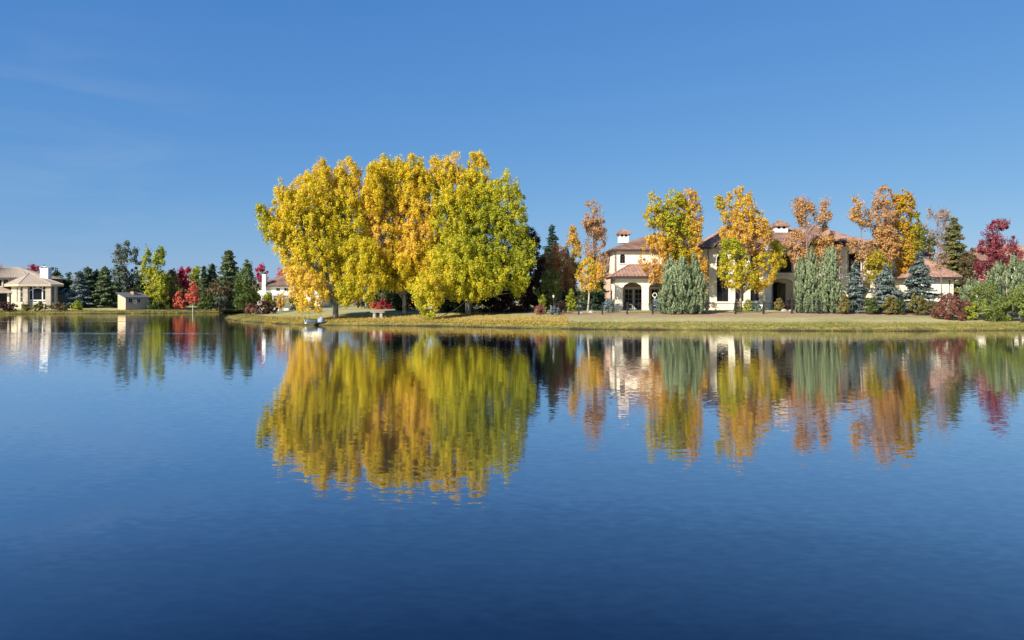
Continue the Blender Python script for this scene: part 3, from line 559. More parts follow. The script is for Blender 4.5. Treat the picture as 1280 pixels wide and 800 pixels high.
tree('broadleaf_tree', 'fresh green bushy tree under the red topped maple', (685, 86), [dict(D=86, prof=[(340, 676, 700), (350, 668, 708), (365, 666, 706), (380, 672, 700)])], 'bushgreen', rc=.45, cover=5, trunk_r=.08, seed=1.9)
tree('maple_tree', 'narrow amber maple with a pointed top left of the tall thin pink maple', (716, 96),
     [dict(D=96, tone=-.02, prof=[(283, 713, 719), (292, 709, 724), (310, 706, 728), (332, 708, 732), (345, 712, 730)])], 'maple_mix', rc=.38, gap=-.37, cover=5.22, limbs=40, twigs=3, seed=2.9)
tree('maple_tree', 'tall narrow pinkish maple, half bare, at the left end of the mansion', (741, 92),
     [dict(D=92, tone=.0, prof=[(249, 733, 744), (258, 728, 752), (275, 725, 757), (292, 726, 760)]), dict(D=92, tone=.22, prof=[(275, 724, 757), (300, 727, 760), (330, 727, 764), (352, 732, 758)])],
     'maple_copper', rc=.5, dens=1.6, gap=-.1, cover=2.90, limbs=140, twigs=5, seed=6.1, bark='twig', trunk_r=.16)
tree('maple_tree', 'small round yellow and orange maple on a slim pale trunk beside the porch', (734.5, 81),
     [dict(D=81, tone=-.12, prof=[(323, 730, 742), (331, 722, 752), (343, 718, 759), (354, 718, 757), (363, 726, 750)]), dict(D=80, tone=.15, prof=[(330, 745, 756), (338, 742, 760), (350, 740, 758)])],
     'maple_mix', rc=.34, gap=-.5, cover=4.2, limbs=30, bark='palebark', trunk_r=.13, seed=7.7)
conifer('spruce_tree', 'short dark spruce behind the small maple with the pale trunk', (744, 86), 335, 24, 'spruce', cover=2.03, seed=2.6, power=.6)
conifer('spruce_tree', 'greyish green young spruce between amber maple and red topped maple', (708, 100), 308, 22, 'bluespruce', seed=2.0)
shrub('lime green shrub under the spruces left of the lamp post', 672, 684, 368, 391, 80, 'lime', seed=1.1)
shrub('yellow green loose shrub between lamp post and small pale trunked maple', 706, 722, 362, 390, 84, 'lime', seed=2.1)
shrub('low purple shrub just right of the lamp post', 694, 710, 377, 391, 81, 'darkred', seed=2.5)
shrub('low reddish shrub at the foot of the burgundy tree', 666, 683, 380, 393, 78.5, 'pinkbush', seed=2.7)
shrub('flat teal green juniper at the foot of the lamp post', 680, 703, 384, 393.5, 77.4, 'bluegrey', seed=3.0, vs=.7)
shrub('rounded blue grey shrub at the left corner of the porch', 752, 770, 374, 388, 80, 'bluegrey', seed=3.4)
shrub('small blue grey shrub in front of the second porch arch', 812, 828, 374, 390, 80, 'bluegrey', seed=3.9)

# ------------------------------------------------------------------ maples in front of the mansion
tree('maple_tree', 'broad gold and copper maple behind the wide silvery juniper, hiding the porch end', (831, 83),
     [dict(D=83, tone=-.12, prof=[(236, 838, 850), (244, 830, 858), (262, 822, 866), (290, 820, 868), (318, 824, 866), (335, 832, 860)]),
      dict(D=83, tone=.22, prof=[(233, 858, 870), (243, 852, 876), (262, 850, 882), (285, 850, 880), (310, 856, 880), (325, 862, 886), (352, 868, 888), (368, 876, 884)]),
      dict(D=83, tone=-.02, prof=[(241, 808, 822), (252, 803, 834), (270, 802, 840), (285, 808, 838)]),
      dict(D=82, tone=.2, prof=[(292, 808, 835), (308, 800, 845), (330, 796, 838), (352, 806, 832)]),
      dict(D=84, depth=.4, tone=.02, prof=[(250, 815, 870), (275, 812, 878), (310, 820, 880), (330, 828, 872)])],
     'maple_mix', group='maples in front of the mansion', rc=.42, gap=-.32, cover=3.6, limbs=120, twigs=3, seed=1.4, trunk_r=.2, n_tr=2)
tree('maple_tree', 'maple with copper orange top and bright green lower crown before the mansion windows', (925, 79),
     [dict(D=79, tone=.16, prof=[(234, 914, 934), (245, 903, 944), (265, 898, 955), (288, 895, 966), (305, 900, 968)]),
      dict(D=79, tone=.34, prof=[(270, 920, 950), (285, 908, 966), (300, 905, 968), (318, 925, 965)]),
      dict(D=78, tone=-.42, prof=[(300, 902, 925), (315, 894, 935), (335, 893, 945), (350, 898, 950), (362, 908, 942)]),
      dict(D=78.5, tone=-.25, prof=[(318, 940, 975), (332, 935, 976), (350, 932, 970), (363, 938, 955)]),
      dict(D=79, tone=-.05, prof=[(243, 894, 902), (252, 892, 906), (262, 894, 906)]),
      dict(D=80, tone=-.22, prof=[(300, 960, 976), (315, 962, 982), (332, 966, 984)])],
     'maple_mix', group='maples in front of the mansion', rc=.38, gap=-.37, cover=4.35, limbs=120, twigs=3, seed=3.6, trunk_r=.15, bark='palebark')
tree('maple_tree', 'half bare copper maple standing above the two silvery junipers', (1009, 82),
     [dict(D=82, tone=0, prof=[(241, 992, 1012), (252, 988, 1018), (268, 990, 1020), (285, 1000, 1018)]), dict(D=82, tone=.1, prof=[(242, 1020, 1032), (252, 1016, 1038), (270, 1014, 1042), (288, 1010, 1040)])],
     'maple_copper', group='maples in front of the mansion', rc=.5, dens=1.6, gap=-.05, cover=2.75, limbs=140, twigs=5, seed=4.9, bark='twig', trunk_r=.15)
tree('ornamental_tree', 'low mauve brown tree behind the left silvery juniper', (993, 83.5), [dict(D=83.5, tone=.2, prof=[(288, 984, 1003), (300, 980, 1012), (318, 982, 1012), (330, 988, 1006)])],
     'maple_copper', rc=.45, gap=-.2, cover=4.35, limbs=40, twigs=3, seed=5.9, bark='twig')
tree('ornamental_tree', 'dense orange copper tree right behind the silvery junipers', (1036, 83.5), [dict(D=83.5, tone=-.02, prof=[(290, 1022, 1042), (300, 1014, 1052), (316, 1012, 1056), (332, 1022, 1052)])],
     'maple_copper', rc=.45, gap=-.35, cover=4.5, limbs=40, twigs=2, seed=6.9, bark='twig')
tree('maple_tree', 'nearly leafless tall maple with a faint copper fringe left of the big copper one', (1077, 82),
     [dict(D=82, tone=.1, prof=[(244, 1066, 1084), (256, 1058, 1092), (275, 1058, 1094), (295, 1064, 1090)]), dict(D=82, tone=.25, prof=[(300, 1060, 1095), (320, 1058, 1100), (345, 1064, 1096)])],
     'maple_copper', group='maples in front of the mansion', rc=.55, dens=1.6, gap=-.1, cover=1.67, limbs=150, twigs=6, seed=8.2, bark='twig', trunk_r=.14)
tree('maple_tree', 'tall copper maple joined on its right by the yellow one', (1103, 83),
     [dict(D=83, tone=.0, prof=[(234, 1098, 1112), (244, 1090, 1120), (265, 1085, 1122), (290, 1086, 1122), (310, 1092, 1118)]), dict(D=83, tone=.05, prof=[(285, 1090, 1120), (305, 1092, 1128), (325, 1096, 1124)])],
     'maple_copper', group='maples in front of the mansion', rc=.38, gap=-.37, cover=4.06, limbs=120, twigs=4, seed=9.4, bark='twig', trunk_r=.15)
tree('maple_tree', 'tall yellow maple right of the copper one, greener on its right side', (1130, 84),
     [dict(D=84, tone=.12, prof=[(238, 1118, 1134), (246, 1114, 1143), (262, 1114, 1145), (285, 1116, 1142), (315, 1116, 1146), (340, 1120, 1150), (355, 1128, 1145)]),
      dict(D=84, tone=-.25, prof=[(268, 1135, 1150), (285, 1130, 1156), (310, 1132, 1154), (330, 1138, 1150)])],
     'maple_yellow', group='maples in front of the mansion', rc=.38, gap=-.42, cover=5.22, limbs=80, twigs=3, seed=10.4, trunk_r=.15)
tree('ornamental_tree', 'low yellow and brown tree between the first and second blue spruce', (1093, 81), [dict(D=81, tone=-.05, prof=[(316, 1084, 1106), (328, 1078, 1118), (345, 1080, 1120), (360, 1088, 1112)])],
     'maple_yellow', rc=.42, gap=-.2, cover=4.35, limbs=50, twigs=3, seed=11.0, bark='twig')
tree('broadleaf_tree', 'olive green tree behind the yellow maple', (1152, 96), [dict(D=96, prof=[(284, 1146, 1160), (294, 1140, 1170), (310, 1138, 1172), (332, 1144, 1168)])], 'olive', rc=.38, gap=-.42, cover=4.64, limbs=50, twigs=3, seed=12.0)
tree('broadleaf_tree', 'bare pinkish twiggy tree rising behind the olive tree', (1170, 100), [dict(D=100, tone=.3, prof=[(261, 1158, 1180), (272, 1152, 1196), (290, 1156, 1192), (310, 1162, 1184)])],
     'maple_copper', rc=.55, dens=1.6, gap=-.1, cover=.7, limbs=130, twigs=7, seed=13.0, bark='twig', trunk_r=.12)
conifer('pine_tree', 'tall bronze green conifer behind the garden pavilion', (1192, 98), 272, 27, 'pinebrown', cover=2.32, seed=4.0, power=.55, droop=.05, flat=.3)
tree('garden_tree', 'slim nearly bare tree in front of the pavilion wall', (1176.5, 76), [dict(D=76, tone=.35, prof=[(306, 1166, 1182), (318, 1162, 1188), (335, 1164, 1190)])],
     'maple_copper', rc=.4, dens=1.6, gap=-.1, cover=.8, limbs=70, twigs=4, seed=14.0, bark='twig', trunk_r=.085)
tree('maple_tree', 'purple red maple with an open crown before the far right roof', (1247, 90),
     [dict(D=90, tone=.12, prof=[(276, 1238, 1258), (284, 1228, 1266), (300, 1222, 1272), (318, 1222, 1278), (332, 1230, 1276)]), dict(D=90, tone=-.12, prof=[(318, 1222, 1276), (332, 1216, 1276), (350, 1218, 1250), (358, 1222, 1236)])],
     'purple', rc=.45, dens=1.6, gap=-.08, cover=3.33, limbs=130, twigs=4, seed=15.0, trunk_r=.16)
tree('broadleaf_tree', 'mixed bronze tree between the conifer and the purple red maple', (1212, 94), [dict(D=94, prof=[(312, 1205, 1220), (325, 1198, 1226), (345, 1196, 1226), (362, 1200, 1222)])], 'brown', rc=.38, gap=-.47, cover=5.08, limbs=40, twigs=2, seed=16.0)

# silvery junipers
plume('juniper_tree', 'wide silvery green juniper with several tips in front of the mansion', (855, 75.5),
      [(75.5, [(335, 836, 842), (346, 830, 852), (362, 824, 868), (380, 822, 882), (392, 826, 880)]), (75.5, [(316, 866, 869), (328, 862, 874), (345, 858, 880), (365, 856, 887), (385, 860, 887)]),
       (75, [(321, 850, 856), (335, 842, 862), (355, 838, 868)]), (76, [(318, 836, 840), (332, 830, 846), (350, 826, 850)]), (76, [(372, 822, 834), (392, 824, 840)])],
      'silver', group='silvery junipers along the fence', stems=4, seed=1.0)
plume('juniper_tree', 'left one of the two tall silvery junipers standing side by side', (1008, 74.5),
      [(74.5, [(306, 1012, 1015), (318, 1008, 1020), (340, 1004, 1024), (370, 1000, 1028), (392, 1000, 1026)]), (74.5, [(322, 998, 1002), (335, 994, 1008), (360, 992, 1012), (391, 993, 1014)])],
      'silver', group='silvery junipers along the fence', seed=2.0)
plume('juniper_tree', 'right one of the two tall silvery junipers standing side by side', (1040, 74),
      [(74, [(310, 1031, 1044), (320, 1027, 1046), (345, 1024, 1050), (370, 1022, 1057), (391, 1024, 1056)])],
      'silver', group='silvery junipers along the fence', seed=3.0)
plume('juniper_tree', 'pale silvery juniper of many spires above the green bush at the frame edge', (1262, 70),
      [(71, [(322, 1247, 1251), (336, 1242, 1258), (358, 1236, 1266), (385, 1236, 1268)]), (70, [(318, 1264, 1268), (330, 1260, 1275), (352, 1254, 1284), (385, 1252, 1288)]),
       (71, [(326, 1278, 1283), (340, 1274, 1292), (385, 1272, 1300)]), (70, [(336, 1236, 1241), (350, 1232, 1250), (385, 1230, 1256)]), (70, [(350, 1208, 1222), (362, 1200, 1236), (385, 1202, 1240)])],
      'silver', group='silvery junipers along the fence', seed=4.0, stems=4)
# blue spruces
conifer('blue_spruce', 'blue spruce with a bare gap beneath, leftmost of the three before the mansion', (1069, 75), 326, 20, 'bluespruce', group='blue spruces before the mansion', cover=1.74, seed=1.0, power=.7)
conifer('blue_spruce', 'wide blue spruce in the middle of the three before the mansion', (1107, 74.5), 332, 31, 'bluespruce', group='blue spruces before the mansion', cover=1.74, seed=2.0, power=.7)
conifer('blue_spruce', 'tallest pointed blue spruce just left of the pavilion wall', (1150, 75), 315, 33, 'bluespruce', group='blue spruces before the mansion', cover=1.89, seed=3.0, power=.75)
# shrubs along the fence and at the right
for (l, a, b, t_, bo, D, rp, sd) in [
    ('olive green clipped shrub left of the leftmost blue spruce foot', 1048, 1062, 366, 391, 72.5, 'olive', 1.0),
    ('green clipped shrub between the leftmost and middle blue spruce', 1078, 1100, 371, 391, 72.5, 'green', 2.0),
    ('olive clipped shrub under the middle blue spruce', 1102, 1122, 370, 391, 72, 'olive', 3.0),
    ('narrow green clipped shrub between the middle and tallest blue spruce', 1119, 1131, 373, 391, 72, 'green', 4.0),
    ('yellow green clipped shrub under the tallest blue spruce', 1134, 1159, 368, 391, 71.5, 'olive', 5.0),
    ('rounded green shrub at the foot of the maple with the green skirt', 916, 926, 374, 391, 77.5, 'olive', 6.0),
    ('bright green low shrub right of the green skirted maple trunk', 926, 944, 375, 390, 78, 'lime', 7.0),
    ('flat blue grey shrub in front of the entrance wall', 936, 956, 376.5, 387, 77.5, 'bluegrey', 8.0),
    ('small bronze shrub by the entrance door', 966, 982, 374, 391, 78, 'olive', 9.0),
    ('dark russet shrub right of the entrance door', 980, 994, 371, 390, 78.5, 'darkred', 10.0),
    ('small tan bush beside the pink one', 1156, 1182, 376, 392, 69.5, 'brown', 11.0),
    ('dusty pink round bush on the lawn edge', 1164, 1216, 368, 398.5, 67.5, 'pinkbush', 12.0),
    ('small lime bush between the pink and the large green bush', 1206, 1222, 378, 398, 67, 'lime', 13.0),
    ('large fresh green bush at the right frame edge', 1208, 1262, 355, 399, 67, 'bushgreen', 14.0),
    ('large green bush cut by the right frame edge', 1248, 1304, 360, 400, 66, 'bushgreen', 15.0)]:
    shrub(l, a, b, t_, bo, D, rp, seed=sd, group='shrubs along the mansion garden')

# ------------------------------------------------------------------ far left shore trees
tree('maple_tree', 'crimson tree crown showing above the left house roof', (38, 188), [dict(D=188, prof=[(331, 24, 52), (338, 18, 60), (350, 16, 62)])], 'crimson', rc=.9, gap=-.3, cover=4, limbs=20, seed=1.0, trunk_r=.25)
tree('maple_tree', 'dull orange tree top at the far left above the roof', (0, 190), [dict(D=190, prof=[(331, -6, 6), (338, -14, 8), (352, -16, 8)])], 'scarlet', rc=.9, cover=4, limbs=20, seed=2.0, trunk_r=.25)
for (l, px, D, prof, rp, sd) in [
    ('green tree right behind the left house chimney', 70, 190, [(336, 62, 70), (345, 56, 82), (362, 54, 86), (382, 58, 84)], 'green', 1.5),
    ('small dark green tree between left house and blue spruce', 84, 186, [(343, 82, 88), (352, 76, 94), (384, 76, 96)], 'darkgreen', 2.5),
    ('tall grey green airy tree behind the boathouse', 157, 185, [(303, 148, 162), (312, 142, 172), (330, 139, 180), (352, 140, 180), (384, 146, 178)], 'greygreen', 3.5),
    ('olive and orange tree right of the yellow green poplar', 214, 168, [(334, 210, 216), (345, 202, 224), (365, 202, 228), (384, 206, 226)], 'olive', 6.5),
    ('tall olive green tree behind the small red one', 246, 182, [(330, 243, 248), (345, 236, 254), (370, 236, 258), (386, 238, 256)], 'lime', 7.5),
    ('dark green tree between the grey green airy tree and the poplar', 176, 182, [(345, 172, 180), (356, 166, 188), (386, 166, 188)], 'darkgreen', 9.5),
    ('olive green tree just left of the small red one', 222, 184, [(342, 216, 228), (354, 212, 232), (386, 212, 232)], 'olive', 12.5),
    ('rounded green tree between the tallest conifer and the brownish tree', 262, 185, [(340, 256, 270), (352, 250, 276), (386, 250, 276)], 'green', 13.5),
    ('green tree filling between the crimson maple and the poplar', 206, 186, [(340, 202, 212), (352, 198, 218), (386, 198, 218)], 'green', 10.5),
    ('leafy green tree left of the dark pyramid at the spit', 292, 178, [(338, 288, 300), (350, 282, 306), (386, 282, 306)], 'green', 11.5),
    ('brownish rounded tree among the far shore greens', 274, 168, [(348, 268, 282), (355, 258, 291), (370, 256, 292), (385, 260, 290)], 'brown', 8.5)]:
    tree('broadleaf_tree', l, (px, D), [dict(prof=prof, D=D, depth=.8)], rp, group='trees on the far left shore', rc=.9 if D > 175 else .8, gap=-.25, cover=4.2, limbs=50, twigs=0, seed=sd, trunk_r=.22)
tree('poplar_tree', 'yellow green poplar with two upright forks right of the boathouse', (192, 166),
     [dict(D=166, tone=.05, prof=[(310, 183, 188), (322, 176, 192), (345, 173, 196), (368, 176, 200), (384, 182, 200)]), dict(D=165, tone=-.02, prof=[(308, 197, 203), (320, 191, 210), (345, 190, 212), (370, 190, 214), (385, 194, 212)])],
     'lime', group='trees on the far left shore', rc=.8, gap=-.3, cover=5, vs=1.4, limbs=50, seed=4.5, trunk_r=.25, n_tr=2, nf=.25)
tree('maple_tree', 'crimson maple with two peaks on the far shore', (230, 172),
     [dict(D=172, tone=.15, prof=[(335, 223, 230), (345, 221, 236), (358, 224, 238), (380, 225, 238)]), dict(D=172, tone=.1, prof=[(332, 233, 239), (342, 230, 239), (360, 228, 237)])], 'crimson', group='trees on the far left shore', rc=.7, gap=-.4, cover=4, limbs=30, seed=1.0)
shrub('orange red low tree under the crimson maple', 215, 234, 364, 384, 166, 'scarlet', seed=3.0)
tree('maple_tree', 'small coral red tree with a thin white trunk on the far lawn', (240.5, 158), [dict(D=158, tone=.05, prof=[(354, 239, 243), (361, 234, 248), (370, 231, 251), (376, 232, 251), (380, 236, 246)])], 'scarlet', rc=.6, gap=-.5, cover=4.5, limbs=20, bark='palebark', trunk_r=.14, seed=1.0, group='trees on the far left shore')
cg = 'conifers on the far left shore'
conifer('blue_spruce', 'blue grey spruce left of the dark pyramid conifer on the far shore', (100, 162), 339, 19, 'bluespruce', group=cg, cover=2.03, seed=1.0, power=.6)
conifer('spruce_tree', 'dark spruce top between the blue spruce and the dark pyramid', (110, 172), 334, 16, 'pinegreen', group=cg, cover=2.17, seed=2.0, power=.6)
conifer('spruce_tree', 'slim green spruce behind the dark pyramid conifer', (121, 174), 337, 12, 'pinegreen', group=cg, cover=2.17, seed=3.0, power=.6)
conifer('spruce_tree', 'dark green dense pyramid conifer left of the boathouse', (131, 164), 333, 17, 'pinegreen', group=cg, cover=3.19, seed=4.0, power=.55)
conifer('spruce_tree', 'dark conifer just left behind the boathouse', (146, 172), 350, 12, 'pinegreen', group=cg, cover=2, seed=4.6, power=.6)
conifer('spruce_tree', 'small pointed conifer directly behind the small red tree', (255, 178), 333, 10, 'pinegreen', group=cg, cover=2.32, seed=5.0)
conifer('spruce_tree', 'blue tinged conifer left of the tallest one on the far shore', (265, 180), 330, 13, 'pinegreen', group=cg, cover=2.32, seed=6.0, power=.6)
conifer('pine_tree', 'tallest conifer of the far shore, loose and grey green', (286, 170), 313, 18, 'pinegreen', group=cg, cover=2.61, seed=7.0, power=.4, droop=.0, flat=.3)
tree('broadleaf_tree', 'dark green pyramid shaped tree at the root of the grassy spit', (308, 108), [dict(D=108, depth=.9, prof=[(326, 306, 311), (336, 300, 318), (352, 294, 324), (370, 291, 328), (382, 292, 326), (387, 302, 318)])],
     'green', rc=.55, gap=-.7, cover=6, vs=1.3, limbs=30, seed=2.2, trunk_r=.14, tone_n=.15, tone=0) if False else \
tree('broadleaf_tree', 'dark green pyramid shaped tree at the root of the grassy spit', (308, 108), [dict(D=108, depth=.9, prof=[(326, 306, 311), (336, 300, 318), (352, 294, 324), (370, 291, 328), (382, 292, 326), (386, 302, 318)])],
     'green', rc=.5, gap=-.7, cover=6, vs=1.3, limbs=30, seed=2.2, trunk_r=.14, tone_n=.15)
for (l, a, b, t_, bo, D, rp, sd) in [
    ('low dark hedge like shrub before the left house bay window', 24, 40, 379, 387, 151.5, 'olive', 1.0),
    ('low olive shrub before the left house, right of the bay', 40, 60, 378, 387, 152, 'olive', 1.6),
    ('low russet shrub at the right corner of the left house', 60, 84, 379, 387, 152.5, 'brown', 2.0),
    ('low purple shrub before the left house terrace', -6, 24, 378, 388, 151, 'darkred', 2.6),
    ('lime shrub by the blue spruce on the far shore', 88, 104, 376, 387, 155, 'lime', 3.0),
    ('green shrub mass right of the small red tree', 246, 268, 368, 386, 163, 'green', 4.0),
    ('silvery shrub on the far lawn right of the red tree', 264, 284, 368, 384, 164, 'greygreen', 5.0),
    ('low green shrub under the yellow green poplar', 184, 214, 374, 386, 163, 'green', 6.0),
    ('dusty pink low bush at the foot of the dark pyramid tree', 305, 322, 379, 391, 104, 'pinkbush', 7.0),
    ('dark burgundy round bush on the spit', 318, 348, 375, 391, 103, 'darkred', 8.0),
    ('yellow green bush below the white house terrace railing', 326, 346, 366, 384, 118, 'lime', 9.0),
    ('rounded dark green bush right of the amber sapling', 360, 380, 361, 387, 116, 'darkgreen', 10.0),
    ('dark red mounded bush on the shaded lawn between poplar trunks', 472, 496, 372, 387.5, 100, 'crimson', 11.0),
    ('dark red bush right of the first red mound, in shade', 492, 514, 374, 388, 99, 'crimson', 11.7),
    ('small orange bush at the left end of the red mounds', 462, 476, 374, 387, 101, 'scarlet', 12.0),
    ('pinkish brown bush behind the golden poplar trunk', 436, 458, 360, 384, 120, 'brown', 13.0),
    ('olive bush behind the whitish far trunk', 456, 476, 350, 383, 122, 'olive', 14.0)]:
    shrub(l, a, b, t_, bo, D, rp, seed=sd, group='shrubs on the left shore', rc=max(.35, D * .003))
for (l, a, b, t_, D, rp, sd) in [('dark green thicket behind the blue spruce, right of the left house', 78, 120, 358, 188, 'darkgreen', 1.0), ('green thicket behind the boathouse', 140, 186, 356, 188, 'green', 2.0),
    ('green thicket behind the yellow green poplar', 184, 226, 354, 189, 'green', 3.0), ('olive thicket behind the small coral red tree', 222, 262, 354, 190, 'olive', 4.0), ('dark green thicket between the tallest far conifer and the spit tree', 262, 318, 350, 190, 'darkgreen', 5.0)]:
    shrub(l, a, b, t_, 387, D, rp, seed=sd, name='thicket', cat='thicket', group='thickets behind the far left shore', rc=.8)
tree('garden_tree', 'amber yellow sapling on a thin stem in front of the white terrace', (351, 110), [dict(D=110, tone=.1, prof=[(366, 346, 354), (371, 343, 358), (379, 344, 358), (384, 348, 354)])], 'maple_mix', rc=.4, gap=-.6, cover=4.5, limbs=12, trunk_r=.07, bark='palebark', seed=1.0)
tree('maple_tree', 'crimson tree above the chimney of the house with the white terrace', (326, 168), [dict(D=168, tone=.15, prof=[(330, 324, 330), (338, 318, 336), (352, 317, 336)])], 'crimson', rc=.7, cover=4, gap=-.4, limbs=20, seed=2.0)
tree('maple_tree', 'orange tree behind the roof of the house with the white terrace', (350, 172), [dict(D=172, tone=.1, prof=[(336, 348, 356), (344, 342, 362), (356, 340, 362)])], 'scarlet', rc=.8, cover=4, gap=-.4, limbs=20, seed=3.0)
tree('broadleaf_tree', 'dark green tree behind the tile roofed house with the white terrace', (366, 174), [dict(D=174, prof=[(330, 358, 372), (338, 352, 382), (356, 350, 386)])], 'darkgreen', rc=.9, cover=4, gap=-.5, limbs=20, seed=4.0)
tree('broadleaf_tree', 'thin brownish tree with whitish trunk glimpsed between the poplars', (457, 112), [dict(D=112, prof=[(338, 450, 466), (350, 444, 474), (366, 446, 474)])], 'brown', rc=.6, cover=3.62, gap=-.2, limbs=30, twigs=2, trunk_r=.17, bark='palebark', seed=5.0)
# distant wood closing the horizon
n = 26000; ang = rng.random(n); xx = -230 + 420 * ang; base_y = 250 + 30 * np.sin(xx * .02); hgt = 6.5 + 2.2 * np.sin(xx * .11) + 1.3 * np.sin(xx * .37 + 1) + 0.8 * np.sin(xx * .9)
pos = np.stack([xx, base_y + rng.random(n) * 25, 1.6 + hgt * rng.random(n) ** .8], 1); l_ = .9 * (.7 + .6 * rng.random(n))
Vw = rhombi(pos, rng.normal(size=(n, 3)) + np.array([-.3, -.9, .5]), rng.normal(size=(n, 3)), l_ * 1.2, l_)
o = link('distant_woods', quads_mesh('distant_woods', Vw, LM['olive'], np.clip(.35 + .3 * noise3(pos, .12, 2) + .1 * rng.normal(size=n), 0, 1)))
tag(o, 'low belt of olive green trees far behind both shores', 'woods', kind='stuff')

exec_marker = 0
# ------------------------------------------------------------------ windows and roofs
def window(parent, fr, u0, u1, z0, z1, w, nx=2, nz=2, rise=0, bar=.045, fw=.07, mat='fascia', name='window', glass='glass'):
    mb = MB(); mb.box(u0, u1, w - .04, w + .04, z0, z0 + fw, fr); mb.box(u0, u0 + fw, w - .04, w + .04, z0 + fw, z1 - rise, fr); mb.box(u1 - fw, u1, w - .04, w + .04, z0 + fw, z1 - rise, fr)
    xc = (u0 + u1) / 2; hw = (u1 - u0) / 2; f = lambda u: (z1 - rise) + rise * math.sqrt(max(0, 1 - ((u - xc) / hw) ** 2)) if rise > 0 else z1
    if rise > 0:
        k = 10; us = [xc - hw * math.cos(math.pi * i / k) for i in range(k + 1)]
        mb.tube([fr(u, w, f(u) - .03) for u in us], .05, 4)
    else: mb.box(u0 + fw, u1 - fw, w - .04, w + .04, z1 - fw, z1, fr)
    for i in range(1, nx): u = u0 + (u1 - u0) * i / nx; mb.box(u - bar / 2, u + bar / 2, w - .025, w + .025, z0 + fw, f(u) - .04, fr)
    for j in range(1, nz): z = z0 + (z1 - rise - z0) * j / (nz - (0 if not rise else 0)) if not rise else z0 + (z1 - rise - z0) * j / (nz - 1) if nz > 1 else z1; mb.box(u0 + fw, u1 - fw, w - .022, w + .022, z - bar / 2, z + bar / 2, fr)
    o = mb.build(name, M[mat], parent)
    g = MB(); k = 10 if rise else 1; us = [xc - hw * math.cos(math.pi * i / k) for i in range(k + 1)] if rise else [u0, u1]
    g.poly([fr(u0 + .01, w + .01, z0 + .01), fr(u1 - .01, w + .01, z0 + .01)] + [fr(u, w + .01, f(u) - .01) for u in reversed(us)])
    g.build('pane', M[glass], o); return o
def sheet(mb, pts, th=.12):
    """solid from a flat polygon, thickened downwards"""
    k = len(pts); lo = [(p[0], p[1], p[2] - th) for p in pts]; mb.poly(pts); mb.poly(lo[::-1])
    for i in range(k): j = (i + 1) % k; mb.poly([pts[i], lo[i], lo[j], pts[j]])
def hip(parent, x0, x1, y0, y1, ze, zr, oh=.6, mat='tile', name='roof', hipl=True, hipr=True, fascia=True, inset=None):
    X0, X1, Y0, Y1 = x0 - oh, x1 + oh, y0 - oh, y1 + oh; ym = (Y0 + Y1) / 2; ins = inset if inset is not None else min((Y1 - Y0) / 2, (X1 - X0) / 2 - .01)
    a = (X0 + (ins if hipl else 0), ym, zr); b = (X1 - (ins if hipr else 0), ym, zr); c = [(X0, Y0, ze), (X1, Y0, ze), (X1, Y1, ze), (X0, Y1, ze)]
    mb = MB(); mb.poly([c[0], c[1], b, a]); mb.poly([c[1], c[2], b]); mb.poly([c[2], c[3], a, b]); mb.poly([c[3], c[0], a])
    for p, q in ((c[0], a), (c[1], b), (a, b), (c[2], b), (c[3], a)): mb.tube([p, q], .11, 5)       # ridge and hip caps
    # raised rows of barrel tiles running up the front and end slopes
    def rows(p, q, top1, top2, n):
        for i in range(n):
            t = (i + .5) / n; s = [p[k] + (q[k] - p[k]) * t for k in range(3)]
            e = [top1[k] + (top2[k] - top1[k]) * t for k in range(3)]
            mb.tube([(s[0], s[1], s[2] + .01), (e[0], e[1], e[2] + .01)], .075, 4, False)
    W_ = X1 - X0; rows(c[0], c[1], a, b, int(W_ / .42))
    rows(c[3], c[0], a, a, int((Y1 - Y0) / .42)); rows(c[1], c[2], b, b, int((Y1 - Y0) / .42))
    r = mb.build(name, M[mat], parent)
    if fascia:
        f = MB(); th = .24
        f.box(X0, X1, Y0, Y0 + .12, ze - th, ze - .004); f.box(X0, X1, Y1 - .12, Y1, ze - th, ze - .004); f.box(X0, X0 + .12, Y0 + .12, Y1 - .12, ze - th, ze - .004); f.box(X1 - .12, X1, Y0 + .12, Y1 - .12, ze - th, ze - .004)
        f.box(X0 + .13, X1 - .13, Y0 + .13, Y1 - .13, ze - .10, ze - .05)
        f.build('fascia', M['fascia'], r)
    return r
ID = lambda u, w, z: (u, w, z)
